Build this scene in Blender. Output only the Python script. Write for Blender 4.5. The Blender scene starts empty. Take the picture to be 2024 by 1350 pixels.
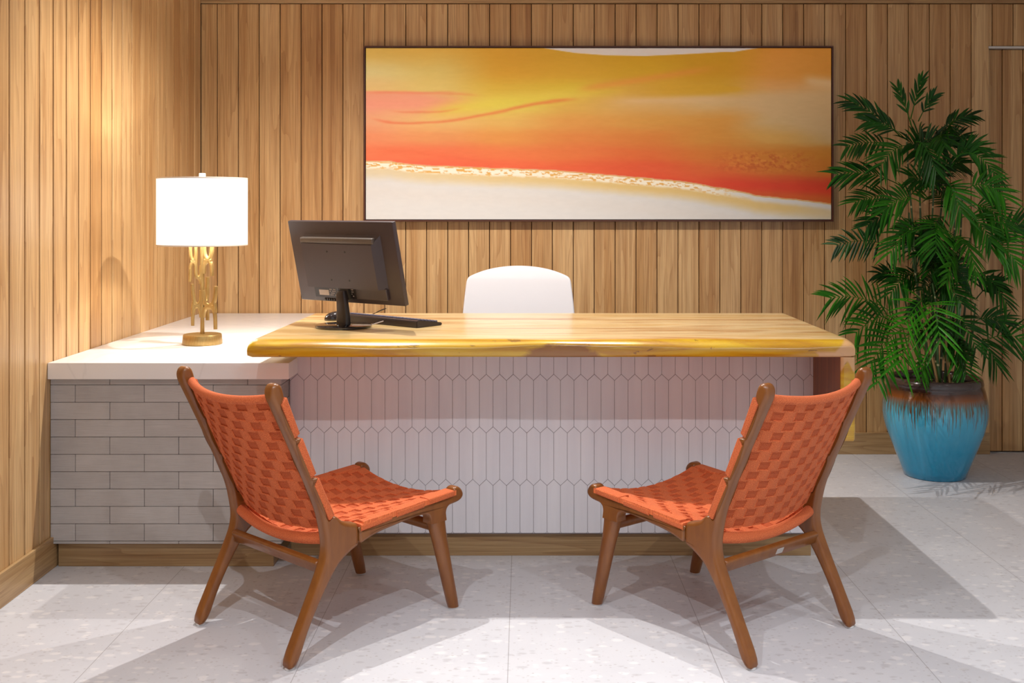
import bpy, bmesh, math, random
import numpy as np
from mathutils import Vector, Matrix, Euler
from mathutils.geometry import tessellate_polygon

# ------------------------------------------------------------------ camera, world, light
SC = bpy.context.scene
COL = SC.collection
F_PX, PX0, PY0, EYE = 2115.0, 1035.0, 412.0, 1.35

cam_d = bpy.data.cameras.new('camera')
cam = bpy.data.objects.new('camera', cam_d)
COL.objects.link(cam)
cam.location = (0, 0, EYE)
cam.rotation_euler = (math.radians(90), 0, 0)
cam_d.sensor_width = 36.0
cam_d.lens = F_PX / 2024 * 36.0
cam_d.shift_x = (1012 - PX0) / 2024
cam_d.shift_y = -(675 - PY0) / 2024
cam_d.clip_start = 0.05
SC.camera = cam

SC.view_settings.view_transform = 'Standard'
SC.view_settings.look = 'None'
SC.view_settings.gamma = 1.0
SC.view_settings.exposure = 0.20
SC.view_settings.use_curve_mapping = False

world = bpy.data.worlds.new('world')
SC.world = world
world.use_nodes = True
wb = world.node_tree.nodes['Background']
wb.inputs[0].default_value = (0.93, 0.96, 1.0, 1)
wb.inputs[1].default_value = 0.60


def spot(x, y, z, power, size=2.4, blend=0.35, aim=(0, 0, -1), radius=0.012, color=(1, 0.93, 0.86)):
    d = bpy.data.lights.new('downlight', 'SPOT')
    d.energy = power
    d.spot_size = size
    d.spot_blend = blend
    d.shadow_soft_size = radius
    d.color = color
    o = bpy.data.objects.new('downlight', d)
    o.location = (x, y, z)
    o.rotation_euler = Vector(aim).to_track_quat('-Z', 'Y').to_euler()
    COL.objects.link(o)
    return o


# row of downlights over the desk, row in front of it, and one set further right to light the floor there
WARM, COOL = (1.0, 0.955, 0.91), (0.95, 0.97, 1.0)
for lx, p in ((-0.77, 140), (0.37, 105)):
    spot(lx, 4.33, 2.64, p, size=2.6, blend=0.8, color=WARM)
for lx, p in ((-0.77, 120), (0.37, 120), (1.51, 85)):
    spot(lx, 1.60, 2.64, p, size=2.25, blend=1.0, color=COOL)
spot(2.65, 2.3, 2.64, 60, size=2.0, blend=0.9, color=COOL)

# ------------------------------------------------------------------ helpers
rnd = random.Random(7)


def link(o, parent=None):
    COL.objects.link(o)
    if parent is not None:
        o.parent = parent
    return o


def thing(name, label, cat, loc=(0, 0, 0), rotz=0.0, group=None):
    o = bpy.data.objects.new(name, None)
    o.empty_display_size = 0.1
    COL.objects.link(o)
    o.location = loc
    o.rotation_euler = (0, 0, rotz)
    o['label'] = label
    o['category'] = cat
    if group:
        o['group'] = group
    return o


def finish(name, bm, mat, parent=None, smooth=True, angle=40, loc=None, rot=None, kind=None, label=None):
    bmesh.ops.recalc_face_normals(bm, faces=bm.faces[:])
    me = bpy.data.meshes.new(name)
    bm.to_mesh(me)
    bm.free()
    if smooth:
        me.polygons.foreach_set('use_smooth', [True] * len(me.polygons))
        me.set_sharp_from_angle(angle=math.radians(angle))
    if mat:
        me.materials.append(mat)
    o = bpy.data.objects.new(name, me)
    link(o, parent)
    if loc:
        o.location = loc
    if rot:
        o.rotation_euler = rot
    if kind:
        o['kind'] = kind
    if label:
        o['label'] = label
    return o


def merge(dst, src):
    me = bpy.data.meshes.new('tmp')
    src.to_mesh(me)
    src.free()
    dst.from_mesh(me)
    bpy.data.meshes.remove(me)


def box(bm, x0, x1, y0, y1, z0, z1, bevel=0.0, seg=2, mat=None):
    t = bmesh.new()
    bmesh.ops.create_cube(t, size=1.0)
    for v in t.verts:
        v.co = Vector((x0 + (v.co.x + .5) * (x1 - x0), y0 + (v.co.y + .5) * (y1 - y0), z0 + (v.co.z + .5) * (z1 - z0)))
    if bevel > 0:
        bmesh.ops.bevel(t, geom=t.edges[:], offset=bevel, segments=seg, affect='EDGES', profile=0.5)
    if mat is not None:
        bmesh.ops.transform(t, matrix=mat, verts=t.verts[:])
    merge(bm, t)


def tube(bm, pts, radii, n=10, caps=True, ry=None):
    """tube through points; radii per point or scalar"""
    pts = [Vector(p) for p in pts]
    if not hasattr(radii, '__len__'):
        radii = [radii] * len(pts)
    rings = []
    prev = None
    for i, p in enumerate(pts):
        a = pts[max(i - 1, 0)]
        b = pts[min(i + 1, len(pts) - 1)]
        d = (b - a).normalized()
        if prev is None:
            up = Vector((0, 0, 1)) if abs(d.z) < 0.9 else Vector((0, 1, 0))
            s = d.cross(up).normalized()
        else:
            s = (prev - d * prev.dot(d)).normalized()
        prev = s
        q = d.cross(s)
        ring = []
        for k in range(n):
            th = 2 * math.pi * k / n
            r2 = radii[i] if ry is None else ry
            ring.append(bm.verts.new(p + s * math.cos(th) * radii[i] + q * math.sin(th) * r2))
        rings.append(ring)
    for i in range(len(rings) - 1):
        for k in range(n):
            bm.faces.new((rings[i][k], rings[i][(k + 1) % n], rings[i + 1][(k + 1) % n], rings[i + 1][k]))
    if caps:
        bm.faces.new(rings[0][::-1])
        bm.faces.new(rings[-1])


def lathe(bm, prof, n=48, cx=0, cy=0, cap0=True, cap1=True, sx=1.0, sy=1.0):
    rings = []
    for r, z in prof:
        rings.append([bm.verts.new((cx + r * sx * math.cos(2 * math.pi * k / n), cy + r * sy * math.sin(2 * math.pi * k / n), z)) for k in range(n)])
    for i in range(len(rings) - 1):
        for k in range(n):
            bm.faces.new((rings[i][k], rings[i][(k + 1) % n], rings[i + 1][(k + 1) % n], rings[i + 1][k]))
    if cap0:
        bm.faces.new(rings[0][::-1])
    if cap1:
        bm.faces.new(rings[-1])


def chaikin(pts, it=2, closed=True):
    for _ in range(it):
        out = []
        n = len(pts)
        rng = range(n) if closed else range(n - 1)
        if not closed:
            out.append(pts[0])
        for i in rng:
            a, b = pts[i], pts[(i + 1) % n]
            out.append(tuple(a[k] * .75 + b[k] * .25 for k in range(len(a))))
            out.append(tuple(a[k] * .25 + b[k] * .75 for k in range(len(a))))
        if not closed:
            out.append(pts[-1])
        pts = out
    return pts


def prism(bm, outline, s0, s1, r=0.01, seg=4, place=None, it=2):
    """rounded prism: outline = [(a, b, weight)] closed, extruded s0..s1; place(a, s, b) -> xyz"""
    pts = [p if len(p) == 3 else (p[0], p[1], 1.0) for p in outline]
    if it:
        pts = chaikin(pts, it)
    area = sum(pts[i][0] * pts[(i + 1) % len(pts)][1] - pts[(i + 1) % len(pts)][0] * pts[i][1] for i in range(len(pts)))
    if area < 0:
        pts = pts[::-1]
    n = len(pts)
    nor = []
    for i in range(n):
        a, b = pts[i - 1], pts[(i + 1) % n]
        dx, dy = b[0] - a[0], b[1] - a[1]
        L = math.hypot(dx, dy) or 1
        nor.append((dy / L, -dx / L))
    place = place or (lambda a, s, b: (a, s, b))
    rings = []
    lv = []
    for k in range(seg + 1):
        th = math.pi / 2 * k / seg
        lv.append((s0 + r * (1 - math.sin(th)), r * (1 - math.cos(math.pi / 2 - th))))
    prof = [(s0 + r * (1 - math.cos(math.pi / 2 * k / seg)), r * (1 - math.sin(math.pi / 2 * k / seg))) for k in range(seg + 1)]
    prof += [(s1 - r * (1 - math.cos(math.pi / 2 * k / seg)), r * (1 - math.sin(math.pi / 2 * k / seg))) for k in range(seg, -1, -1)]
    prof = [(s0, r + .0012)] + prof + [(s1, r + .0012)]
    for s, ins in prof:
        rings.append([bm.verts.new(place(p[0] - nr[0] * ins * p[2], s, p[1] - nr[1] * ins * p[2])) for p, nr in zip(pts, nor)])
    for i in range(len(rings) - 1):
        for k in range(n):
            bm.faces.new((rings[i][k], rings[i][(k + 1) % n], rings[i + 1][(k + 1) % n], rings[i + 1][k]))
    for (a, b, c) in tessellate_polygon([[Vector((p[0], p[1], 0)) for p in pts]]):
        for ring in (rings[0], rings[-1]):
            try:
                bm.faces.new((ring[a], ring[b], ring[c]))
            except ValueError:
                pass


# ------------------------------------------------------------------ materials
def new_mat(name):
    m = bpy.data.materials.new(name)
    m.use_nodes = True
    nt = m.node_tree
    b = nt.nodes['Principled BSDF']
    return m, nt, b


def N(nt, t, **kw):
    n = nt.nodes.new(t)
    for k, v in kw.items():
        if k.startswith('i_'):
            key = k[2:]
            n.inputs[int(key) if key.isdigit() else key].default_value = v
        else:
            setattr(n, k, v)
    return n


def math_n(nt, op, a, b=None, c=None, clamp=False):
    n = nt.nodes.new('ShaderNodeMath')
    n.operation = op
    n.use_clamp = clamp
    for i, v in enumerate((a, b, c)):
        if v is None:
            continue
        if isinstance(v, (int, float)):
            n.inputs[i].default_value = v
        else:
            nt.links.new(v, n.inputs[i])
    return n.outputs[0]


def mixc(nt, fac, a, b, blend='MIX'):
    n = nt.nodes.new('ShaderNodeMix')
    n.data_type = 'RGBA'
    n.blend_type = blend
    for sock, v in ((n.inputs[0], fac), (n.inputs[6], a), (n.inputs[7], b)):
        if isinstance(v, (int, float)):
            sock.default_value = v
        elif isinstance(v, (tuple, list)):
            sock.default_value = (*v[:3], 1)
        else:
            nt.links.new(v, sock)
    return n.outputs[2]


def ramp(nt, fac, stops):
    n = nt.nodes.new('ShaderNodeValToRGB')
    e = n.color_ramp.elements
    while len(e) < len(stops):
        e.new(0.5)
    for k, (p, c) in enumerate(stops):
        e[k].position = p
        e[k].color = (*c, 1) if len(c) == 3 else c
    nt.links.new(fac, n.inputs[0])
    return n.outputs[0]


def obj_xyz(nt):
    tc = nt.nodes.new('ShaderNodeTexCoord')
    sp = nt.nodes.new('ShaderNodeSeparateXYZ')
    nt.links.new(tc.outputs['Object'], sp.inputs[0])
    return tc.outputs['Object'], sp.outputs[0], sp.outputs[1], sp.outputs[2]


def comb(nt, x, y, z):
    n = nt.nodes.new('ShaderNodeCombineXYZ')
    for i, v in enumerate((x, y, z)):
        if isinstance(v, (int, float)):
            n.inputs[i].default_value = v
        else:
            nt.links.new(v, n.inputs[i])
    return n.outputs[0]


def noise(nt, vec, scale=1.0, detail=4.0, rough=0.5, dist=0.0):
    n = nt.nodes.new('ShaderNodeTexNoise')
    n.inputs['Scale'].default_value = scale
    n.inputs['Detail'].default_value = detail
    n.inputs['Roughness'].default_value = rough
    n.inputs['Distortion'].default_value = dist
    nt.links.new(vec, n.inputs['Vector'])
    return n.outputs['Fac']


def bump(nt, b, h, strength=0.3, dist=0.002):
    n = nt.nodes.new('ShaderNodeBump')
    n.inputs['Strength'].default_value = strength
    n.inputs['Distance'].default_value = dist
    nt.links.new(h, n.inputs['Height'])
    nt.links.new(n.outputs[0], b.inputs['Normal'])


def simple(name, col, rough=0.5, metal=0.0, coat=0.0, spec=0.5, emis=None, estr=0):
    m, nt, b = new_mat(name)
    b.inputs['Base Color'].default_value = (*col, 1)
    b.inputs['Roughness'].default_value = rough
    b.inputs['Metallic'].default_value = metal
    b.inputs['Coat Weight'].default_value = coat
    b.inputs['Specular IOR Level'].default_value = spec
    if emis:
        b.inputs['Emission Color'].default_value = (*emis, 1)
        b.inputs['Emission Strength'].default_value = estr
    return m


def wood(name, light, mid, dark, across='x', along='z', plank=None, origin=0.0, rough=0.36, tone=1.0, coat=0.0, ring=7.0):
    """grained wood; boards told apart by their place when plank is given"""
    m, nt, b = new_mat(name)
    _, X, Y, Z = obj_xyz(nt)
    ax = {'x': X, 'y': Y, 'z': Z}
    u, v = ax[across], ax[along]
    if plank:
        pid = math_n(nt, 'FLOOR', math_n(nt, 'DIVIDE', math_n(nt, 'SUBTRACT', u, origin), plank))
    else:
        pid = math_n(nt, 'MULTIPLY', u, 0.0)
    wn = nt.nodes.new('ShaderNodeTexWhiteNoise')
    wn.noise_dimensions = '1D'
    nt.links.new(math_n(nt, 'ADD', pid, 0.37), wn.inputs['W'])
    r1 = wn.outputs['Value']
    wn2 = nt.nodes.new('ShaderNodeTexWhiteNoise')
    wn2.noise_dimensions = '1D'
    nt.links.new(math_n(nt, 'ADD', pid, 91.7), wn2.inputs['W'])
    r2 = wn2.outputs['Value']
    off = math_n(nt, 'MULTIPLY', r1, 37.0)
    # cathedral rings: contours of a stretched smooth field
    n1 = noise(nt, comb(nt, math_n(nt, 'MULTIPLY', u, 11.0), math_n(nt, 'MULTIPLY', v, 0.75), off), 1.0, 2.0, 0.45, 0.3)
    rings = math_n(nt, 'FRACT', math_n(nt, 'MULTIPLY', n1, ring))
    rings = math_n(nt, 'POWER', rings, 3.0)
    n2 = noise(nt, comb(nt, math_n(nt, 'MULTIPLY', u, 170.0), math_n(nt, 'MULTIPLY', v, 2.2), off), 1.0, 3.0, 0.6)
    n3 = noise(nt, comb(nt, math_n(nt, 'MULTIPLY', u, 26.0), math_n(nt, 'MULTIPLY', v, 0.55), math_n(nt, 'ADD', off, 5.0)), 1.0, 3.0, 0.55)
    n4 = noise(nt, comb(nt, math_n(nt, 'MULTIPLY', u, 420.0), math_n(nt, 'MULTIPLY', v, 9.0), off), 1.0, 2.0, 0.5)
    base = ramp(nt, math_n(nt, 'ADD', math_n(nt, 'MULTIPLY', n3, 0.75), math_n(nt, 'MULTIPLY', math_n(nt, 'SUBTRACT', r2, 0.4), 0.26)),
                [(0.22, light), (0.50, mid), (0.80, dark)])
    g = math_n(nt, 'MULTIPLY', rings, math_n(nt, 'ADD', 0.14, math_n(nt, 'MULTIPLY', n3, 0.50)))
    c = mixc(nt, g, base, dark)
    fine = ramp(nt, n2, [(0.35, (0.72, 0.66, 0.60)), (0.60, (1.06, 1.05, 1.04))])
    c = mixc(nt, 0.75, c, fine, 'MULTIPLY')
    fine2 = ramp(nt, n4, [(0.38, (0.82, 0.78, 0.74)), (0.50, (1.0, 1.0, 1.0))])
    c = mixc(nt, 0.45, c, fine2, 'MULTIPLY')
    if tone != 1.0:
        c = mixc(nt, 1.0, c, (tone, tone, tone), 'MULTIPLY')
    nt.links.new(c, b.inputs['Base Color'])
    b.inputs['Roughness'].default_value = rough
    b.inputs['Coat Weight'].default_value = coat
    b.inputs['Coat Roughness'].default_value = 0.12
    bump(nt, b, n2, 0.12, 0.0006)
    return m


HL, HM, HD = (0.62, 0.405, 0.195), (0.49, 0.275, 0.108), (0.28, 0.115, 0.032)
PW = 0.1153
BX0 = (760.6 - PX0) / F_PX * 5.89          # a groove position on the back wall
LY0 = 3.6935                                # a groove position on the left wall
M_back = wood('oak_planks_back', HL, HM, HD, 'x', 'z', PW, BX0)
M_left = wood('oak_planks_side', HL, HM, HD, 'y', 'z', PW, LY0)
M_baseb = wood('oak_base_back', HL, HM, HD, 'z', 'x', None, tone=0.72)
M_basel = wood('oak_base_side', HL, HM, HD, 'z', 'y', None, tone=0.72)
M_kick = wood('oak_kick', HL, HM, HD, 'z', 'x', None, tone=0.60)
M_frame = simple('brown_frame', (0.075, 0.022, 0.012), 0.35)
M_gap = simple('dark_gap', (0.085, 0.038, 0.016), 0.8)
M_steel = simple('brushed_strip', (0.62, 0.60, 0.58), 0.35, 0.6)
M_white = simple('white_paint', (0.80, 0.78, 0.76), 0.6)
M_plastic_w = simple('white_plastic', (0.70, 0.69, 0.72), 0.35)
M_glide = simple('grey_glide', (0.62, 0.60, 0.60), 0.4)
M_chrome = simple('polished_metal', (0.75, 0.75, 0.77), 0.18, 1.0)
M_black = simple('black_plastic', (0.022, 0.016, 0.018), 0.30)
M_blackg = simple('black_gloss', (0.018, 0.013, 0.014), 0.10, coat=0.5)
M_bump = simple('dark_grey_plastic', (0.060, 0.045, 0.050), 0.38)
M_shadeblk = simple('black_recess', (0.012, 0.01, 0.01), 0.5)
M_label = simple('paper_label', (0.62, 0.55, 0.52), 0.6)
M_print = simple('grey_print', (0.30, 0.25, 0.24), 0.6)
M_key = simple('key_plastic', (0.10, 0.10, 0.15), 0.35)


def metal_gold():
    m, nt, b = new_mat('brushed_gold')
    o, X, Y, Z = obj_xyz(nt)
    n = noise(nt, comb(nt, math_n(nt, 'MULTIPLY', X, 300.0), math_n(nt, 'MULTIPLY', Y, 300.0), math_n(nt, 'MULTIPLY', Z, 25.0)), 1.0)
    nt.links.new(ramp(nt, n, [(0.3, (0.40, 0.255, 0.085)), (0.7, (0.52, 0.35, 0.13))]), b.inputs['Base Color'])
    b.inputs['Metallic'].default_value = 0.75
    b.inputs['Roughness'].default_value = 0.36
    return m


M_gold = metal_gold()


def lacquer_wood():
    m, nt, b = new_mat('chair_wood')
    o, X, Y, Z = obj_xyz(nt)
    n = noise(nt, comb(nt, math_n(nt, 'MULTIPLY', X, 45.0), math_n(nt, 'MULTIPLY', Y, 45.0), math_n(nt, 'MULTIPLY', Z, 7.0)), 1.0, 4, 0.55, 0.6)
    nt.links.new(ramp(nt, n, [(0.30, (0.185, 0.056, 0.009)), (0.55, (0.215, 0.070, 0.011)), (0.75, (0.245, 0.084, 0.014))]), b.inputs['Base Color'])
    b.inputs['Roughness'].default_value = 0.36
    b.inputs['Coat Weight'].default_value = 0.18
    b.inputs['Coat Roughness'].default_value = 0.15
    return m


M_cwood = lacquer_wood()


def cord():
    """wrapped cord; UV in metres, attribute weft turns the strand direction"""
    m, nt, b = new_mat('orange_cord')
    uvn = nt.nodes.new('ShaderNodeUVMap')
    sp = nt.nodes.new('ShaderNodeSeparateXYZ')
    nt.links.new(uvn.outputs[0], sp.inputs[0])
    at = nt.nodes.new('ShaderNodeAttribute')
    at.attribute_name = 'weft'
    w = math_n(nt, 'GREATER_THAN', at.outputs['Fac'], 0.5)
    u, v = sp.outputs[0], sp.outputs[1]
    a = math_n(nt, 'ADD', math_n(nt, 'MULTIPLY', u, math_n(nt, 'SUBTRACT', 1.0, w)), math_n(nt, 'MULTIPLY', v, w))
    c = math_n(nt, 'ADD', math_n(nt, 'MULTIPLY', v, math_n(nt, 'SUBTRACT', 1.0, w)), math_n(nt, 'MULTIPLY', u, w))
    wob = noise(nt, comb(nt, math_n(nt, 'MULTIPLY', a, 60.0), math_n(nt, 'MULTIPLY', c, 40.0), 0.0), 1.0, 2)
    aa = math_n(nt, 'ADD', math_n(nt, 'MULTIPLY', a, 330.0), math_n(nt, 'MULTIPLY', wob, 1.2))
    tri = math_n(nt, 'PINGPONG', aa, 0.5)                       # one strand every 3 mm
    strand = math_n(nt, 'MULTIPLY', tri, 2.0)
    tw = math_n(nt, 'PINGPONG', math_n(nt, 'ADD', math_n(nt, 'MULTIPLY', c, 420.0), math_n(nt, 'MULTIPLY', a, 330.0)), 0.5)
    fz = noise(nt, comb(nt, math_n(nt, 'MULTIPLY', u, 380.0), math_n(nt, 'MULTIPLY', v, 380.0), 0.0), 1.0, 3, 0.7)
    fz2 = noise(nt, comb(nt, math_n(nt, 'MULTIPLY', u, 110.0), math_n(nt, 'MULTIPLY', v, 110.0), 3.0), 1.0, 3, 0.6)
    base = ramp(nt, fz, [(0.28, (0.44, 0.062, 0.014)), (0.50, (0.68, 0.135, 0.036)), (0.72, (0.93, 0.29, 0.085))])
    deep = ramp(nt, math_n(nt, 'ADD', math_n(nt, 'MULTIPLY', strand, 0.7), math_n(nt, 'MULTIPLY', fz2, 0.5)),
                [(0.15, (0.50, 0.40, 0.34)), (0.55, (1, 1, 1))])
    colr = mixc(nt, 0.8, base, deep, 'MULTIPLY')
    colr = mixc(nt, w, colr, mixc(nt, 1.0, colr, (0.80, 0.66, 0.55), 'MULTIPLY'))  # same cord; recessed weft cells coloured darker to stand for their shade
    nt.links.new(colr, b.inputs['Base Color'])
    b.inputs['Roughness'].default_value = 0.85
    b.inputs['Sheen Weight'].default_value = 0.08
    b.inputs['Sheen Tint'].default_value = (1, 0.6, 0.4, 1)
    h = math_n(nt, 'ADD', math_n(nt, 'ADD', strand, math_n(nt, 'MULTIPLY', tw, 0.5)), math_n(nt, 'MULTIPLY', fz, 0.8))
    bump(nt, b, h, 0.7, 0.0012)
    return m


M_cord = cord()


def tile_mat():
    m, nt, b = new_mat('white_picket_tile')
    o, X, Y, Z = obj_xyz(nt)
    n = noise(nt, comb(nt, math_n(nt, 'MULTIPLY', X, 14.0), 0.0, math_n(nt, 'MULTIPLY', Z, 1.2)), 1.0, 4, 0.6)
    nt.links.new(ramp(nt, n, [(0.3, (0.69, 0.68, 0.73)), (0.7, (0.77, 0.76, 0.80))]), b.inputs['Base Color'])
    b.inputs['Roughness'].default_value = 0.38
    n2 = noise(nt, comb(nt, math_n(nt, 'MULTIPLY', X, 260.0), 0.0, math_n(nt, 'MULTIPLY', Z, 6.0)), 1.0, 2)
    bump(nt, b, n2, 0.06, 0.0006)
    return m


def brick_mat():
    m, nt, b = new_mat('grey_brick')
    o, X, Y, Z = obj_xyz(nt)
    at = nt.nodes.new('ShaderNodeAttribute')
    at.attribute_name = 'tone'
    hor = math_n(nt, 'ADD', X, Y)
    n = noise(nt, comb(nt, math_n(nt, 'MULTIPLY', hor, 10.0), 0.0, math_n(nt, 'MULTIPLY', Z, 330.0)), 1.0, 3, 0.6)
    n2 = noise(nt, o, 7.0, 4, 0.6)
    c = ramp(nt, math_n(nt, 'ADD', math_n(nt, 'MULTIPLY', n, 0.5), math_n(nt, 'MULTIPLY', n2, 0.5)),
             [(0.30, (0.36, 0.33, 0.315)), (0.70, (0.48, 0.45, 0.435))])
    tv = comb(nt, at.outputs['Fac'], at.outputs['Fac'], at.outputs['Fac'])
    c = mixc(nt, 1.0, c, tv, 'MULTIPLY')
    nt.links.new(c, b.inputs['Base Color'])
    b.inputs['Roughness'].default_value = 0.75
    bump(nt, b, n, 0.55, 0.0018)
    return m


M_tile = tile_mat()
M_grout = simple('dark_grout', (0.20, 0.17, 0.18), 0.9)
M_grout2 = simple('brick_joint', (0.10, 0.075, 0.07), 0.9)
M_brick = brick_mat()


def quartz():
    m, nt, b = new_mat('white_quartz')
    o, X, Y, Z = obj_xyz(nt)
    n = noise(nt, o, 1.6, 3, 0.5, 1.0)
    v = math_n(nt, 'ABSOLUTE', math_n(nt, 'SUBTRACT', n, 0.5))
    c = ramp(nt, v, [(0.0, (0.78, 0.76, 0.75)), (0.015, (0.83, 0.81, 0.80)), (0.2, (0.85, 0.83, 0.82))])
    nt.links.new(c, b.inputs['Base Color'])
    b.inputs['Roughness'].default_value = 0.22
    return m


M_quartz = quartz()


def floor_mat():
    m, nt, b = new_mat('speckled_floor')
    o, X, Y, Z = obj_xyz(nt)
    base = ramp(nt, noise(nt, o, 3.0, 4, 0.6), [(0.3, (0.56, 0.565, 0.60)), (0.7, (0.62, 0.625, 0.655))])

    def specks(scale, thr, soft, seed, sy=1.0):
        n = nt.nodes.new('ShaderNodeTexVoronoi')
        n.inputs['Scale'].default_value = scale
        nt.links.new(comb(nt, math_n(nt, 'ADD', X, seed), math_n(nt, 'MULTIPLY', Y, sy), 0.0), n.inputs['Vector'])
        wv = nt.nodes.new('ShaderNodeSeparateColor')
        nt.links.new(n.outputs['Color'], wv.inputs[0])
        wob = noise(nt, o, scale * 2.2, 2)
        lim = math_n(nt, 'MULTIPLY', math_n(nt, 'POWER', wv.outputs[0], 2.0), thr)
        d = math_n(nt, 'SUBTRACT', lim, math_n(nt, 'ADD', n.outputs['Distance'], math_n(nt, 'MULTIPLY', math_n(nt, 'SUBTRACT', wob, 0.5), 0.35)))
        return math_n(nt, 'MULTIPLY', math_n(nt, 'MULTIPLY', d, soft), 1.0, clamp=True), wv.outputs[1]

    s1, r1 = specks(24.0, 0.62, 5.0, 0.0, 1.7)
    c = mixc(nt, math_n(nt, 'MULTIPLY', s1, 0.75), base, (0.72, 0.71, 0.72))
    s2, r2 = specks(27.0, 0.56, 5.0, 3.3, 1.9)
    c = mixc(nt, math_n(nt, 'MULTIPLY', s2, 0.50), c, (0.43, 0.42, 0.44))
    s3, r3 = specks(70.0, 0.45, 6.0, 7.9, 1.3)
    c = mixc(nt, math_n(nt, 'MULTIPLY', s3, 0.50), c, (0.40, 0.37, 0.37))
    # seams between the sheets
    fx = math_n(nt, 'FRACT', math_n(nt, 'DIVIDE', math_n(nt, 'ADD', X, 0.046 + 6.17), 0.617))
    dx = math_n(nt, 'MINIMUM', fx, math_n(nt, 'SUBTRACT', 1.0, fx))
    seam = math_n(nt, 'LESS_THAN', dx, 0.0020)
    fy = math_n(nt, 'FRACT', math_n(nt, 'DIVIDE', math_n(nt, 'ADD', Y, 10.0), 1.234))
    dy = math_n(nt, 'MINIMUM', fy, math_n(nt, 'SUBTRACT', 1.0, fy))
    seam2 = math_n(nt, 'MULTIPLY', math_n(nt, 'LESS_THAN', dy, 0.0008), 0.25)
    c = mixc(nt, math_n(nt, 'MULTIPLY', math_n(nt, 'MAXIMUM', seam, seam2), 0.55), c, (0.18, 0.16, 0.16))
    nt.links.new(c, b.inputs['Base Color'])
    b.inputs['Roughness'].default_value = 0.42
    b.inputs['Specular IOR Level'].default_value = 0.4
    return m


M_floor = floor_mat()


def slab_mat(name, across='y', along='x'):
    m, nt, b = new_mat(name)
    o, X, Y, Z = obj_xyz(nt)
    ax = {'x': X, 'y': Y, 'z': Z}
    u, v = ax[across], ax[along]
    at = nt.nodes.new('ShaderNodeAttribute')
    at.attribute_name = 'edge'
    n1 = noise(nt, comb(nt, math_n(nt, 'MULTIPLY', u, 9.0), math_n(nt, 'MULTIPLY', v, 0.8), 2.0), 1.0, 5, 0.6, 0.4)
    n2 = noise(nt, comb(nt, math_n(nt, 'MULTIPLY', u, 120.0), math_n(nt, 'MULTIPLY', v, 2.5), 2.0), 1.0, 4, 0.6)
    top = ramp(nt, n1, [(0.25, (0.78, 0.62, 0.34)), (0.40, (0.68, 0.44, 0.16)), (0.50, (0.82, 0.64, 0.34)), (0.62, (0.50, 0.25, 0.07)), (0.72, (0.76, 0.54, 0.24))])
    top = mixc(nt, 0.45, top, ramp(nt, n2, [(0.3, (0.70, 0.62, 0.5)), (0.6, (1, 1, 1))]), 'MULTIPLY')
    # live edge: ochre sapwood with a dark burl near the middle
    n3 = noise(nt, comb(nt, math_n(nt, 'MULTIPLY', X, 2.2), math_n(nt, 'MULTIPLY', Y, 6.0), math_n(nt, 'MULTIPLY', Z, 26.0)), 1.0, 5, 0.6, 0.8)
    n4 = noise(nt, comb(nt, math_n(nt, 'MULTIPLY', X, 11.0), math_n(nt, 'MULTIPLY', Y, 8.0), math_n(nt, 'MULTIPLY', Z, 30.0)), 1.0, 4, 0.6, 0.6)
    edge = ramp(nt, n3, [(0.28, (0.62, 0.43, 0.030)), (0.46, (0.55, 0.33, 0.006)), (0.60, (0.42, 0.20, 0.004)), (0.70, (0.58, 0.38, 0.02))])
    cr = math_n(nt, 'GREATER_THAN', n4, 0.66)
    edge = mixc(nt, math_n(nt, 'MULTIPLY', cr, 0.55), edge, (0.10, 0.025, 0.006))
    dX = math_n(nt, 'ABSOLUTE', math_n(nt, 'DIVIDE', math_n(nt, 'SUBTRACT', X, 0.135), 0.155))
    kn = math_n(nt, 'SUBTRACT', math_n(nt, 'SUBTRACT', 1.12, math_n(nt, 'POWER', dX, 2.0)), math_n(nt, 'MULTIPLY', math_n(nt, 'SUBTRACT', Z, 0.823), 18.0))
    kn = math_n(nt, 'MULTIPLY', math_n(nt, 'ADD', kn, math_n(nt, 'MULTIPLY', math_n(nt, 'SUBTRACT', n4, 0.5), 1.2)), 3.0, clamp=True)
    edge = mixc(nt, math_n(nt, 'MULTIPLY', kn, 0.8), edge, (0.20, 0.055, 0.008))
    c = mixc(nt, at.outputs['Fac'], top, edge)
    # pale patch with a lobed outline at the mitred corner
    px = math_n(nt, 'MULTIPLY', math_n(nt, 'ADD', math_n(nt, 'SUBTRACT', X, 1.030), math_n(nt, 'MULTIPLY', math_n(nt, 'SUBTRACT', n4, 0.5), 0.10)), 60.0, clamp=True)
    pz = math_n(nt, 'MULTIPLY', math_n(nt, 'SUBTRACT', math_n(nt, 'ADD', Z, math_n(nt, 'MULTIPLY', math_n(nt, 'SINE', math_n(nt, 'MULTIPLY', X, 125.0)), 0.018)), 0.785), 90.0, clamp=True)
    pt = math_n(nt, 'MULTIPLY', math_n(nt, 'SUBTRACT', math_n(nt, 'ADD', 0.848, math_n(nt, 'MULTIPLY', math_n(nt, 'MAXIMUM', math_n(nt, 'SUBTRACT', X, 1.10), 0.0), 0.9)), Z), 90.0, clamp=True)
    patch = math_n(nt, 'MULTIPLY', math_n(nt, 'MULTIPLY', math_n(nt, 'MULTIPLY', px, pz), pt), at.outputs['Fac'])
    c = mixc(nt, math_n(nt, 'MULTIPLY', patch, 0.9), c, (0.60, 0.35, 0.17))
    nt.links.new(c, b.inputs['Base Color'])
    b.inputs['Roughness'].default_value = 0.30
    b.inputs['Coat Weight'].default_value = 0.7
    b.inputs['Coat Roughness'].default_value = 0.24
    return m


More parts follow.
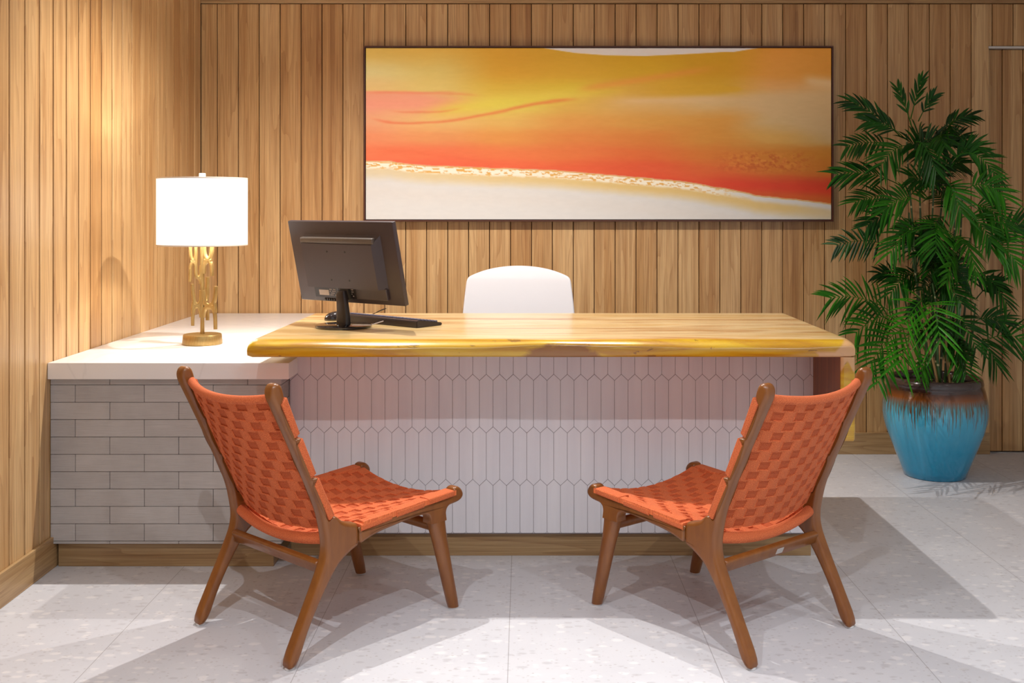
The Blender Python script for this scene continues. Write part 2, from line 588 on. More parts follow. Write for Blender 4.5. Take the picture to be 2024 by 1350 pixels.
M_slab = slab_mat('live_edge_wood')
M_slabv = slab_mat('live_edge_wood_end', 'y', 'z')
M_inner = wood('dark_inner_wood', (0.34, 0.12, 0.030), (0.24, 0.072, 0.015), (0.10, 0.025, 0.006), 'y', 'z', 0.10, 0.02, rough=0.35)

# ------------------------------------------------------------------ the room
WX, WY, RX = -1.775, 5.89, 3.6          # left wall, back wall, right limit
CEIL = 2.66


def planks(name, axis, lo, hi, first, z0, z1, plane, into, mat, gap, gdepth, thick=0.018):
    """a wall of upright boards; axis 'x' = back wall (plane is y), 'y' = side wall (plane is x)"""
    bm = bmesh.new()
    k0 = math.floor((lo - first) / PW)
    a = first + k0 * PW
    while a < hi:
        s = a + gap / 2 if a > lo else lo
        e = a + PW - gap / 2 if a + PW < hi else hi
        if e - s > 0.005:
            if axis == 'x':
                box(bm, s, e, plane, plane + thick, z0, z1, 0.0016, 1)
            else:
                box(bm, plane - thick, plane, s, e, z0, z1, 0.0016, 1)
        a += PW
    return finish(name, bm, mat, smooth=False, kind='structure')


# back wall with a recess for the concealed door at the right
DX0, DTOP = (1951.5 - PX0) / F_PX * 5.91, 2.232
wl = planks('wall_back', 'x', WX, DX0, BX0, 0.0, 2.475, WY, 1, M_back, 0.0042, 0.006)
wr = planks('wall_back_over_door', 'x', DX0, RX, BX0, DTOP + 0.012, 2.475, WY, 1, M_back, 0.0042, 0.006)
wr.parent = wl
bm = bmesh.new()
box(bm, WX - 0.05, DX0, WY + 0.012, WY + 0.10, 0, CEIL)
box(bm, DX0, RX, WY + 0.012, WY + 0.10, DTOP, CEIL)
box(bm, DX0, RX, WY + 0.055, WY + 0.10, 0, DTOP)
o = finish('wall_back_joint', bm, M_gap, parent=wl, smooth=False, kind='structure')
dr = planks('door_1', 'x', DX0 + 0.003, RX, BX0 + 0.068, 0.008, DTOP - 0.004, WY + 0.030, 1, M_back, 0.0045, 0.006)
bm = bmesh.new()
box(bm, DX0 - 0.004, RX, WY - 0.008, WY + 0.04, DTOP - 0.002, DTOP + 0.010, 0.001, 1)
finish('trim_2', bm, M_steel, smooth=False, kind='structure')
bm = bmesh.new()
box(bm, WX, RX, WY - 0.012, WY + 0.02, 2.478, CEIL, 0.002, 1)
finish('trim_1', bm, M_baseb, smooth=False, kind='structure')

wlft = planks('wall_left', 'y', -1.5, WY, LY0, 0.0, CEIL, WX, -1, M_left, 0.0095, 0.008)
bm = bmesh.new()
box(bm, WX - 0.10, WX - 0.014, -1.5, WY + 0.1, 0, CEIL)
finish('wall_left_joint', bm, M_gap, parent=wlft, smooth=False, kind='structure')

bm = bmesh.new()
box(bm, -1.75, DX0, WY - 0.016, WY - 0.0005, 0.0, 0.118, 0.0015, 1)
finish('baseboard_back', bm, M_baseb, smooth=False, kind='structure')
bm = bmesh.new()
box(bm, WX + 0.0005, WX + 0.013, -1.5, WY, 0.0, 0.118, 0.0015, 1)
finish('baseboard_left', bm, M_basel, smooth=False, kind='structure')

bm = bmesh.new()
box(bm, RX, RX + 0.1, -1.5, WY + 0.1, 0, CEIL)  # unseen wall, added to cut the ambient light from the right
finish('wall_right_unseen', bm, M_white, smooth=False, kind='structure')
bm = bmesh.new()
box(bm, WX - 0.1, RX + 0.1, -1.5, WY + 0.1, -0.05, 0.0)
finish('floor', bm, M_floor, smooth=False, kind='structure')
bm = bmesh.new()
box(bm, WX - 0.1, RX + 0.1, -1.5, WY + 0.1, CEIL, CEIL + 0.05)
finish('ceiling', bm, M_white, smooth=False, kind='structure')


# ------------------------------------------------------------------ side counter (bricks + quartz top)
def brick_face(bm, a0, a1, z0, z1, rowh, length, place, first_joint, ztop_row, tones):
    """courses counted down from ztop_row; place(a, d, z)"""
    rows = []
    zt = z1
    zb = ztop_row
    rows.append((zb, zt))
    while zb > z0 + 0.004:
        rows.append((max(zb - rowh, z0), zb))
        zb -= rowh
    lay = bm.verts.layers.float['tone']
    g = 0.0016
    for r, (b0, b1) in enumerate(rows):
        off = first_joint + (0 if r % 2 else length / 2)
        k = math.floor((a0 - off) / length)
        x = off + k * length
        while x < a1:
            s, e = max(x, a0), min(x + length, a1)
            if e - s > 0.01 and b1 - b0 > 0.006:
                t = bmesh.new()
                bmesh.ops.create_cube(t, size=1.0)
                wob = rnd.uniform(-0.0006, 0.0006)
                for v in t.verts:
                    aa = s + g / 2 + (v.co.x + .5) * (e - s - g)
                    zz = b0 + g / 2 + (v.co.z + .5) * (b1 - b0 - g)
                    v.co = Vector(place(aa, (v.co.y + .5) * 0.012 + wob, zz))
                bmesh.ops.bevel(t, geom=t.edges[:], offset=0.0012, segments=1, affect='EDGES')
                tone = rnd.uniform(*tones)
                n0 = len(bm.verts)
                merge(bm, t)
                bm.verts.ensure_lookup_table()
                for v in bm.verts[n0:]:
                    v[lay] = tone
            x += length


CXR = -0.874                                  # right end of the quartz top
sc = thing('side_counter', 'low brick-clad side counter with a thick white stone top against the left wall', 'counter', (0, 0, 0))
bm = bmesh.new()
box(bm, WX + 0.001, CXR, 3.985, WY - 0.018, 0.713, 0.775, 0.003, 2)
finish('countertop', bm, M_quartz, sc, angle=30)
bm = bmesh.new()
bm.verts.layers.float.new('tone')
BXR = -0.9075
brick_face(bm, WX + 0.001, BXR, 0.092, 0.7128, 0.0651, 0.2585, lambda a, d, z: (a, 4.010 + d, z), (148.6 - PX0) / F_PX * 4.01, 0.6885, (0.93, 1.05))
brick_face(bm, 4.012, 5.80, 0.092, 0.7128, 0.0651, 0.2585, lambda a, d, z: (BXR - d, a, z), 4.20, 0.6885, (0.88, 1.05))
finish('brick_cladding', bm, M_brick, sc, smooth=False)
bm = bmesh.new()
box(bm, WX + 0.0135, BXR - 0.004, 4.0145, 5.82, 0.095, 0.7125)
finish('carcass', bm, M_grout2, sc, smooth=False)
bm = bmesh.new()
box(bm, -1.755, BXR - 0.035, 4.035, 5.80, 0.0, 0.094, 0.0015, 1)
finish('kick_board', bm, M_kick, sc, smooth=False)

# ------------------------------------------------------------------ reception desk
rd = thing('reception_desk', 'long reception desk with a yellow live-edge wood top and white picket-tiled front', 'desk', (0, 0, 0))
PXL, PXR, PYF = -0.905, 1.1205, 4.140
TZ0, TZ1 = 0.094, 0.8225


def clip(poly, axis, lim, keep_less):
    out = []
    for i in range(len(poly)):
        a, b = poly[i], poly[(i + 1) % len(poly)]
        ia = (a[axis] <= lim) if keep_less else (a[axis] >= lim)
        ib = (b[axis] <= lim) if keep_less else (b[axis] >= lim)
        if ia:
            out.append(a)
        if ia != ib:
            t = (lim - a[axis]) / (b[axis] - a[axis])
            out.append((a[0] + (b[0] - a[0]) * t, a[1] + (b[1] - a[1]) * t))
    return out


bm = bmesh.new()
cw, pitch, tip = 0.05225, 0.2034, 0.0235
zt0 = EYE - (739.8 - PY0) * PYF / F_PX + 0.0                # upper tips of the first joint row
xg0 = (627.4 - PX0) / F_PX * PYF
g = 0.00055
for r in range(-1, 5):
    ztop = zt0 - pitch * r          # tip height of this course
    off = 0 if r % 2 == 0 else 0.5
    for k in range(-8, 45):
        cx = xg0 + (k + 0.5 + off) * cw
        hw = cw / 2 - g
        zt, zb = ztop - g, ztop - pitch - tip + g
        poly = [(cx, zt), (cx + hw, zt - tip), (cx + hw, zb + tip), (cx, zb), (cx - hw, zb + tip), (cx - hw, zt - tip)]
        for ax, lim, less in ((0, PXL, False), (0, PXR, True), (1, TZ0, False), (1, TZ1, True)):
            if poly:
                poly = clip(poly, ax, lim, less)
        q = []
        for p in poly:
            if not q or math.hypot(p[0] - q[-1][0], p[1] - q[-1][1]) > 1e-4:
                q.append(p)
        if len(q) > 2 and math.hypot(q[0][0] - q[-1][0], q[0][1] - q[-1][1]) < 1e-4:
            q.pop()
        if len(q) < 3:
            continue
        mx = sum(p[0] for p in q) / len(q)
        mz = sum(p[1] for p in q) / len(q)
        back = [bm.verts.new((p[0], PYF + 0.006, p[1])) for p in q]
        mid = [bm.verts.new((p[0], PYF + 0.0008, p[1])) for p in q]
        fr = []
        for p in q:
            d = math.hypot(mx - p[0], mz - p[1]) or 1
            fr.append(bm.verts.new((p[0] + (mx - p[0]) / d * 0.001, PYF, p[1] + (mz - p[1]) / d * 0.001)))
        nq = len(q)
        for i in range(nq):
            j = (i + 1) % nq
            bm.faces.new((back[i], back[j], mid[j], mid[i]))
            bm.faces.new((mid[i], mid[j], fr[j], fr[i]))
        bm.faces.new(fr)


bm2 = bmesh.new()
box(bm2, PXL, PXR, PYF + 0.003, PYF + 0.14, 0.09, 0.8225)
panel = finish('front_panel', bm2, M_grout, rd, smooth=False)
finish('tile_cladding', bm, M_tile, panel, smooth=False)
bm = bmesh.new()
box(bm, PXL, 1.117, PYF + 0.020, PYF + 0.13, 0.0, 0.0905, 0.0015, 1)
finish('kick_board', bm, M_kick, rd, smooth=False)

# live-edge slab: cross-sections along x
SZ0, SZ1 = 0.823, 0.883
SXL, SXR = -0.978, 1.1720
SYF, SYB = 3.780, 4.780


def slab_top():
    bm = bmesh.new()
    lay = bm.verts.layers.float.new('edge')
    nx = 140
    rings = []
    R = random.Random(3)
    ph = [R.uniform(0, 6.28) for _ in range(8)]
    for i in range(nx + 1):
        f = i / nx
        x = SXL + (SXR - SXL) * f
        w = 0.006 * math.sin(3.1 * x + ph[0]) + 0.004 * math.sin(7.7 * x + ph[1]) + 0.0015 * math.sin(23 * x + ph[2])
        w2 = 0.006 * math.sin(5.3 * x + ph[3]) + 0.0025 * math.sin(17 * x + ph[4])
        kx = math.exp(-((x - 0.13) / 0.17) ** 2)
        yf = SYF + 0.004 + w * 0.5 - kx * 0.004
        rt = 0.070 + w2 * 1.4 - 0.020 * kx          # how far the top rounds over
        rh = 0.031 + w2 * 0.8 - 0.006 * kx
        prof = []
        # bottom back, bottom front, face, rounded top edge, top back
        prof.append((SYB, SZ0, 0))
        prof.append((yf + 0.012, SZ0, 1))
        prof.append((yf + 0.004, SZ0 + 0.002, 1))
        prof.append((yf + 0.001, SZ0 + 0.007, 1))
        for k in range(9):
            th = math.pi / 2 * k / 8
            prof.append((yf + rt * (1 - math.cos(th)), SZ1 - rh * (1 - math.sin(th)), 1.0 if k < 7 else 0.35 if k == 7 else 0.0))
        prof.append((yf + rt + 0.004, SZ1, 0))
        prof.append((SYB - 0.01, SZ1, 0))
        prof.append((SYB, SZ1 - 0.008, 0))
        # ends: ease
        es = 0.0
        d = min(x - SXL, SXR - x)
        if d < 0.016:
            es = 0.010 * (1 - math.sqrt(max(0, 1 - (1 - d / 0.016) ** 2)))
        # taper the left end inwards to the back
        row = []
        for (y, z, e) in prof:
            xx = x
            if f < 0.5:
                xx = x + 0.038 * (y - SYF) / (SYB - SYF) * (1 - 2 * f)
            zz = z - (es if z > (SZ0 + SZ1) / 2 else -es * .5)
            v = bm.verts.new((xx, y, zz))
            v[lay] = e
            row.append(v)
        rings.append(row)
    m = len(rings[0])
    for i in range(nx):
        for k in range(m):
            bm.faces.new((rings[i][k], rings[i][(k + 1) % m], rings[i + 1][(k + 1) % m], rings[i + 1][k]))
    bm.faces.new(rings[0][::-1])
    bm.faces.new(rings[-1])
    # make the ends edge-coloured
    return finish('desk_top', bm, M_slab, rd, angle=50)


slab_top()
bm = bmesh.new()
lay = bm.verts.layers.float.new('edge')
out = [(1.122, SZ0 + 0.001), (1.122, 0.531), (1.1235, 0.528), (1.1695, 0.528), (1.1725, 0.532), (1.1732, 0.62), (1.1727, 0.72), (1.1720, SZ0 + 0.001)]
rows = []
for y, ins in ((SYF + .001, 0.012), (SYF + .003, 0.005), (SYF + .008, 0.0), (SYB, 0.0)):
    row = []
    for (x, z) in out:
        cx = 1.147
        v = bm.verts.new((cx + (x - cx) * (1 - ins / 0.03), y, z))
        v[lay] = 1.0
        row.append(v)
    rows.append(row)
for i in range(len(rows) - 1):
    for k in range(len(out)):
        bm.faces.new((rows[i][k], rows[i][(k + 1) % len(out)], rows[i + 1][(k + 1) % len(out)], rows[i + 1][k]))
bm.faces.new(rows[0])
bm.faces.new(rows[-1][::-1])
finish('waterfall_end', bm, M_slabv, rd, angle=35)
bm = bmesh.new()
box(bm, 1.1206, 1.1222, SYF + .012, PYF - .001, 0.533, 0.8225)
finish('end_lining', bm, M_inner, rd, smooth=False)
bm = bmesh.new()
box(bm, -0.93, -0.915, 4.40, 4.70, 0.7752, 0.8228)
finish('spacer_block', bm, M_inner, rd, smooth=False)


# ------------------------------------------------------------------ woven lounge chairs
def set_uv_weft(o, fn):
    me = o.data
    n = len(me.vertices)
    co = np.empty(n * 3)
    me.vertices.foreach_get('co', co)
    co = co.reshape(-1, 3)
    uv = np.array([fn(c) for c in co])
    lay = me.uv_layers.new(name='UVMap')
    li = np.empty(len(me.loops), dtype=np.int32)
    me.loops.foreach_get('vertex_index', li)
    lay.data.foreach_set('uv', uv[li].ravel())
    if 'weft' not in me.attributes:
        a = me.attributes.new('weft', 'FLOAT', 'POINT')
        a.data.foreach_set('value', np.zeros(n))


def woven(name, parent, surf, width, length, cols, rows, thick=0.006, hgt=0.0062, flip=False):
    """surf(s, l) -> (point, normal); twill of broad cord bands, both faces"""
    fu_ = [0.0, 0.04, 0.25, 0.40, 0.46, 0.75, 0.96]
    fv_ = [0.0, 0.07, 0.12, 0.5, 0.88, 0.93]
    us = [((i + q) / cols, i, q) for i in range(cols) for q in fu_] + [(1.0, cols - 1, 1.0)]
    vs = [((j + q) / rows, j, q) for j in range(rows) for q in fv_] + [(1.0, rows - 1, 1.0)]
    verts, weft, uvs = [], [], []

    def h(i, qu, j, qv, side):
        ph = (i + qu + j + 0.001) % 3.0
        if 0 < i < cols - 1 and 0.02 < ph < 1.43 and 0.10 < qv < 0.90:
            return 0.0004 + 0.0016 * (1 - (abs(qv - .5) * 2) ** 2), 1.0
        w = (ph - 2.22) / .80 if ph > 1.40 else 1.0
        return hgt * (0.50 + 0.50 * max(0.0, 1 - abs(w) ** 3)) if ph > 1.4 else hgt * 0.85, 0.0

    for side in (1, -1):
        for (fv, j, qv) in vs:
            for (fu, i, qu) in us:
                s = (fu - .5) * width
                l = fv * length
                p, nrm = surf(s, l)
                hh, wf = h(i, qu, j, qv, side)
                verts.append(p + nrm * (side * (thick / 2 + hh)))
                weft.append(wf)
                uvs.append((s, l))
    nu, nv = len(us), len(vs)
    faces = []
    off = nu * nv
    for j in range(nv - 1):
        for i in range(nu - 1):
            a = j * nu + i
            faces.append((a, a + 1, a + nu + 1, a + nu))
            faces.append((off + a, off + a + nu, off + a + nu + 1, off + a + 1))
    for i in range(nu - 1):
        faces.append((i, off + i, off + i + 1, i + 1))
        a = (nv - 1) * nu + i
        faces.append((a, a + 1, off + a + 1, off + a))
    for j in range(nv - 1):
        a = j * nu
        faces.append((a, a + nu, off + a + nu, off + a))
        a = j * nu + nu - 1
        faces.append((a, off + a, off + a + nu, a + nu))
    me = bpy.data.meshes.new(name)
    me.from_pydata([tuple(v) for v in verts], [], faces)
    me.polygons.foreach_set('use_smooth', [True] * len(me.polygons))
    me.set_sharp_from_angle(angle=math.radians(35))
    a = me.attributes.new('weft', 'FLOAT', 'POINT')
    a.data.foreach_set('value', weft)
    lay = me.uv_layers.new(name='UVMap')
    li = np.empty(len(me.loops), dtype=np.int32)
    me.loops.foreach_get('vertex_index', li)
    lay.data.foreach_set('uv', np.array(uvs)[li].ravel())
    me.materials.append(M_cord)
    o = bpy.data.objects.new(name, me)
    return link(o, parent)


def make_chair(label, loc, rotz, flip, plate):
    t = thing('lounge_chair', label, 'chair', loc, rotz, 'woven lounge chairs in front of the desk')
    # local frame: x forward, z up, y = -s
    post = [(-.354, .004), (-.29, .13), (-.235, .24), (-.213, .29), (-.207, .33), (-.212, .37), (-.228, .44), (-.26, .515),
            (-.325, .65), (-.385, .77), (-.402, .803), (-.405, .825), (-.396, .842), (-.380, .846), (-.366, .836), (-.358, .815), (-.355, .800),
            (-.367, .786, .3), (-.371, .780, .3), (-.345, .721, .6), (-.327, .680, .3), (-.324, .674, .3), (-.302, .676, .2), (-.299, .671, .2), (-.315, .655, .3), (-.312, .648, .3),
            (-.29, .600, .6), (-.268, .553, .3), (-.266, .547, .3), (-.242, .549, .2), (-.239, .544, .2), (-.256, .527, .3), (-.254, .520, .3),
            (-.225, .464, .6), (-.203, .416, .3), (-.199, .409, .3), (-.183, .420, .3), (-.168, .417, .5), (-.150, .400), (-.130, .390), (-.108, .3845), (-.094, .381), (-.087, .372),
            (-.085, .352), (-.085, .330), (-.085, .311), (-.100, .305), (-.122, .295), (-.150, .278), (-.172, .258), (-.217, .195), (-.27, .105), (-.310, .004)]
    rail = [(-.0845, .374), (-.082, .355, .3), (-.080, .3505, .3), (-.02, .3585, .5), (.040, .366, .3), (.046, .367, .2), (.047, .378, .2), (.051, .380, .2), (.060, .380, .2), (.063, .378, .2), (.064, .369, .2), (.07, .3695, .3),
            (.12, .3725, .5), (.176, .375, .3), (.181, .376, .2), (.182, .387, .2), (.186, .389, .2), (.195, .389, .2), (.198, .387, .2), (.200, .377, .2), (.206, .3775, .3), (.26, .380, .5), (.308, .3825, .3), (.314, .383, .3),
            (.316, .404, .4), (.322, .411), (.338, .413), (.353, .403), (.363, .388), (.362, .373), (.345, .361), (.318, .358), (.298, .356), (.288, .348), (.283, .336, .6), (.2825, .324, .2), (.2825, .310, .0), (.2825, .310, .0),
            (.249, .310, .0), (.2145, .310, .0), (.2145, .310, .0), (.2140, .324, .2), (.2085, .336, .6), (.196, .344), (.17, .349), (.135, .348), (.07, .341), (0, .334), (-.05, .322), (-.0845, .310)]
    for sg in (1, -1):
        s0, s1 = 0.225, 0.270
        pl = lambda a, s, b, sg=sg: (a, -s * sg, b)
        bm = bmesh.new()
        prism(bm, post, s0, s1, 0.013, 4, pl)
        rear = finish('rear_leg', bm, M_cwood, t, angle=50)
        bm = bmesh.new()
        lathe(bm, [(0.013, 0.0), (0.015, 0.001), (0.015, 0.004), (0.013, 0.0065)], 20, -0.3265, -0.2475 * sg)
        finish('foot_glide', bm, M_glide, rear)
        bm = bmesh.new()
        prism(bm, rail, s0 + 0.001, s1 - 0.001, 0.010, 4, pl)
        finish('side_rail', bm, M_cwood, t, angle=50)
        bm = bmesh.new()
        rings = []
        for k in range(13):
            f = k / 12
            c = Vector((.249 + (.332 - .249) * f, -0.2475 * sg, .322 + (.0045 - .322) * f))
            ra = .0343 + (.0205 - .0343) * (f ** 0.8)
            rb = .0212 + (.0195 - .0212) * f
            if k == 12:
                ra *= .93
                rb *= .93
            ex = .55 + .45 * min(1, f / .22)
            se = lambda t_: math.copysign(abs(t_) ** ex, t_)
            rings.append([bm.verts.new(c + Vector((se(math.cos(q * math.pi / 12)) * ra, se(math.sin(q * math.pi / 12)) * rb, 0))) for q in range(24)])
        for i in range(12):
            for q in range(24):
                bm.faces.new((rings[i][q], rings[i][(q + 1) % 24], rings[i + 1][(q + 1) % 24], rings[i + 1][q]))
        bm.faces.new(rings[0])
        bm.faces.new(rings[-1])
        leg = finish('front_leg', bm, M_cwood, t)
        bm = bmesh.new()
        lathe(bm, [(0.015, 0.0), (0.017, 0.001), (0.017, 0.004), (0.013, 0.006)], 20, 0.332, -0.2475 * sg)
        finish('foot_glide', bm, M_glide, leg)
        # cord wraps in the notches
        bm = bmesh.new()
        for (a, b) in ((-.079, .045), (.065, .181), (.201, .3135)):
            za = .352 + (a + .08) * .085
            zb = .352 + (b + .08) * .078
            prism(bm, [(a, za - .0005), (b, zb - .0005), (b, zb + .021), (a, za + .021)], .224, .2725, 0.007, 4, pl, 0)
        o = finish('seat_wrap', bm, M_cord, t, angle=50)
        set_uv_weft(o, lambda c: (c[0], c[1] + c[2]))
        bm = bmesh.new()
        for (p0, p1) in (((-.3705, .782), (-.3255, .678)), ((-.3145, .654), (-.267, .550)), ((-.2555, .526), (-.1995, .412))):
            dx, dz = p1[0] - p0[0], p1[1] - p0[1]
            L = math.hypot(dx, dz)
            nx, nz = -dz / L, dx / L
            w = 0.0225
            q = [(p0[0], p0[1]), (p1[0], p1[1]), (p1[0] + nx * w, p1[1] + nz * w + .004), (p0[0] + nx * w, p0[1] + nz * w + .010)]
            prism(bm, q, .222, .2725, 0.007, 4, pl, 0)
        o = finish('back_wrap', bm, M_cord, t, angle=50)
        set_uv_weft(o, lambda c: (c[2] * 1.1, c[1] + c[0]))
    # stretchers
    bm = bmesh.new()
    m = Matrix.Translation((-.206, 0, .266)) @ Matrix.Rotation(math.radians(-24), 4, 'Y')
    box(bm, -.011, .011, -.232, .232, -.021, .021, .006, 3, m)
    rs = finish('rear_stretcher', bm, M_cwood, t)
    if plate:
        bm = bmesh.new()
        m2 = Matrix.Translation((-.206, 0, .266)) @ Matrix.Rotation(math.radians(-24), 4, 'Y')
        box(bm, -.0122, -.0108, -.050, -.016, -.010, .011, .0006, 1, m2)
        finish('metal_plate', bm, M_steel, rs, smooth=False, label='small silver maker plate')
    bm = bmesh.new()
    tube(bm, [(.262, -.232, .288), (.262, 0, .288), (.262, .232, .288)], .014, 16, ry=.019)
    finish('front_stretcher', bm, M_cwood, t)

    # backrest
    P0, P1 = Vector((-.3655, 0, .797)), Vector((-.168, 0, .378))
    dirv = (P1 - P0)
    L = dirv.length
    dirv.normalize()
    nb = Vector((dirv.z, 0, -dirv.x))               # backwards-down normal
    if nb.x > 0:
        nb = -nb
    HW = .236

    def sag(s):
        return max(0.0, 1 - (s / HW) ** 2)

    def back(s, l):
        q = l / L
        bow = .050 - .014 * q
        p = P0 + dirv * l + nb * (bow * sag(s)) + Vector((0, -s, 0))
        slope = -2 * s / HW ** 2 * bow if abs(s) < HW else 0.0
        nn = (nb + Vector((0, slope, 0))).normalized()
        return p, nn
    woven('backrest', t, back, .500, L, 18, 13)

    def seat_sag(q):
        return .036 + .012 * q
    S0, S1 = Vector((.326, 0, .3935)), Vector((-.172, 0, .366))
    sdir = S1 - S0
    SL = sdir.length
    sdir.normalize()

    def seat(s, l):
        q = l / SL
        if l > .395:
            s = s * .80
        p = S0 + sdir * l + Vector((0, -s, 0)) - Vector((0, 0, seat_sag(q) * sag(s)))
        nn = Vector((0, (2 * s / HW ** 2 * seat_sag(q)) if abs(s) < HW else 0.0, 1)).normalized()
        return p, nn
    woven('seat', t, seat, .540, SL, 19, 14)

    def roll(name, c0, off, r, rr=None):
        bm = bmesh.new()
        pts = []
        for k in range(33):
            s = -HW + 2 * HW * k / 32
            pts.append(c0 + off * sag(s) + Vector((0, -s, 0)))
        tube(bm, pts, r, 16)
        o = finish(name, bm, M_cord, t, angle=80)
        set_uv_weft(o, lambda c: (c[1], c[0] + c[2]))
    roll('top_roll', P0 + Vector((-.001, 0, .001)), nb * .050, .0135)
    roll('front_roll', S0 + Vector((.001, 0, -.008)), Vector((0, 0, -seat_sag(0))), .0135)
    roll('rear_roll', Vector((-.186, 0, .350)), Vector((-.018, 0, -.026)), .0175)
    return t


make_chair('orange woven lounge chair facing right, standing before the grey brick counter', (-.646, 3.545, 0), math.radians(47.2), False, False)
make_chair('orange woven lounge chair facing left, small silver plate on its rear stretcher', (.652, 3.549, 0), math.radians(129.2), True, True)

# ------------------------------------------------------------------ swivel chair behind the desk
oc = thing('office_chair', 'white plastic swivel chair behind the wooden desk top', 'chair', (-0.025, 5.36, 0))
bm = bmesh.new()
bo = [(-.288, .56), (-.290, .70), (-.282, .82), (-.268, .95), (-.262, .985), (-.245, 1.002), (-.17, 1.030), (-.09, 1.046), (0, 1.052),
      (.09, 1.046), (.17, 1.030), (.245, 1.002), (.262, .985), (.268, .95), (.282, .82), (.290, .70), (.288, .56), (.2, .53), (0, .52), (-.2, .53)]
bo = [(x, z + .008) for x, z in bo]
prism(bm, bo, -.014, .014, .010, 4, lambda a, s, b: (a, s - .10 - (b - .6) * -.10 + .30 * a * a * -1 + .14, b), 2)
finish('backrest', bm, M_plastic_w, oc, angle=60)
bm = bmesh.new()
so = [(-.24, -.22), (.24, -.22), (.26, .1), (.24, .22), (-.24, .22), (-.26, .1)]
prism(bm, so, .43, .48, .018, 4, lambda a, s, b: (a, b - .12, s), 2)
finish('seat', bm, M_plastic_w, oc)
bm = bmesh.new()
tube(bm, [(0, .05, .45), (0, .12, .50), (0, .10, .62)], .022, 12)
finish('back_support', bm, M_chrome, oc)
bm = bmesh.new()
lathe(bm, [(.028, .09), (.028, .28), (.018, .285), (.018, .44)], 20, 0, -.1)
finish('gas_column', bm, M_chrome, oc)
for k in range(5):
    a = math.radians(72 * k + 20)
    bm = bmesh.new()
    tube(bm, [(0.02 * math.cos(a), -.1 + .02 * math.sin(a), .11), (.15 * math.cos(a), -.1 + .15 * math.sin(a), .095), (.28 * math.cos(a), -.1 + .28 * math.sin(a), .07)], [.022, .017, .013], 10)
    lg = finish('leg', bm, M_chrome, oc)
    bm = bmesh.new()
    m = Matrix.Translation((.28 * math.cos(a), -.1 + .28 * math.sin(a), .03)) @ Matrix.Rotation(a, 4, 'Z') @ Matrix.Rotation(math.radians(90), 4, 'X')
    tt = bmesh.new()
    lathe(tt, [(.022, -.018), (.03, -.014), (.03, .014), (.022, .018)], 16)
    bmesh.ops.transform(tt, matrix=m, verts=tt.verts[:])
    merge(bm, tt)
    finish('caster', bm, M_black, lg)

# ------------------------------------------------------------------ monitor
KK = 0.96
phi, tilt = math.radians(34.44), math.radians(13.57)
bv = Vector((-math.sin(phi), -math.cos(phi), 0))
rv = Vector((math.cos(phi), -math.sin(phi), 0))
mo = thing('monitor', 'black computer monitor seen from behind, on a round foot on the wooden desk top', 'monitor', (-.738 * KK, 4.384 * KK, SZ1))
mo.scale = (KK, KK, KK)
MP = Vector((-.732 + .738, 4.38 - 4.384, 1.1285 - .8635))       # panel centre, local
up = (Vector((0, 0, 1)) * math.cos(tilt) + bv * math.sin(tilt)).normalized()
nv = rv.cross(up)
if nv.dot(bv) < 0:
    nv = -nv
MW, MH = .585, .346
MM = Matrix((( rv.x, up.x, nv.x, MP.x), (rv.y, up.y, nv.y, MP.y), (rv.z, up.z, nv.z, MP.z), (0, 0, 0, 1)))
# local panel coordinates: a right, b up, c towards the back (viewer)


def mbox(bm, a0, a1, b0, b1, c0, c1, bev=0.0, seg=2):
    box(bm, a0, a1, b0, b1, c0, c1, bev, seg, MM)


bm = bmesh.new()
mbox(bm, -MW / 2, MW / 2, -MH / 2, MH / 2, -.022, .0, .004, 3)
housing = finish('housing', bm, M_bump, mo)
bm = bmesh.new()
mbox(bm, -MW / 2 + .012, MW / 2 - .012, -MH / 2 + .02, MH / 2 - .012, -.0235, -.0215)
finish('screen', bm, M_blackg, mo, smooth=False)


def hexa(bm, base, topq, c0, c1):
    """base/topq: four (a, b) corners at depths c0/c1"""
    v0 = [bm.verts.new(MM @ Vector((a, b, c0))) for a, b in base]
    v1 = [bm.verts.new(MM @ Vector((a, b, c1))) for a, b in topq]
    for i in range(4):
        j = (i + 1) % 4
        bm.faces.new((v0[i], v0[j], v1[j], v1[i]))
    bm.faces.new(v1)
    bm.faces.new(v0[::-1])


A0, A1 = -.205, .205
bm = bmesh.new()
hexa(bm, [(A0, -.105), (A1 + .012, -.105), (A1 + .012, .118), (A0, .118)], [(A0 + .006, -.100), (A1 - .012, -.100), (A1 - .012, .085), (A0 + .006, .085)], 0, .036)
bc = finish('rear_cover', bm, M_bump, mo, angle=20)
bm = bmesh.new()
mbox(bm, A0 + .002, A1 - .004, .088, .112, .010, .034, .006, 3)
finish('vent_lip', bm, simple('lip_plastic', (0.115, 0.095, 0.08), 0.35), bc, angle=50)
bm = bmesh.new()
for (a, b) in ((-.055, .045), (.045, .045), (-.055, -.055 - .02), (.045, -.055 - .02)):
    tt = bmesh.new()
    lathe(tt, [(.004, 0), (.004, .0008)], 12)
    bmesh.ops.transform(tt, matrix=MM @ Matrix.Translation((a, b + .01, .0362)), verts=tt.verts[:])
    merge(bm, tt)
    finish('mount_hole', bm, M_shadeblk, bc)
    bm = bmesh.new()
mbox(bm, -.190, .215, -.150, -.100, 0, .014, .002, 1)
lowp = finish('port_panel', bm, M_bump, mo, angle=30)
bm = bmesh.new()
mbox(bm, -.184, -.046, -.149, -.1045, .0138, .0152)
mbox(bm, -.010, .048, -.149, -.1045, .0138, .0152)
finish('port_recess', bm, M_black, lowp, smooth=False)
bm = bmesh.new()
mbox(bm, -.160, -.104, -.140, -.117, .0150, .0160)
finish('rating_label', bm, M_label, lowp, smooth=False)
bm = bmesh.new()
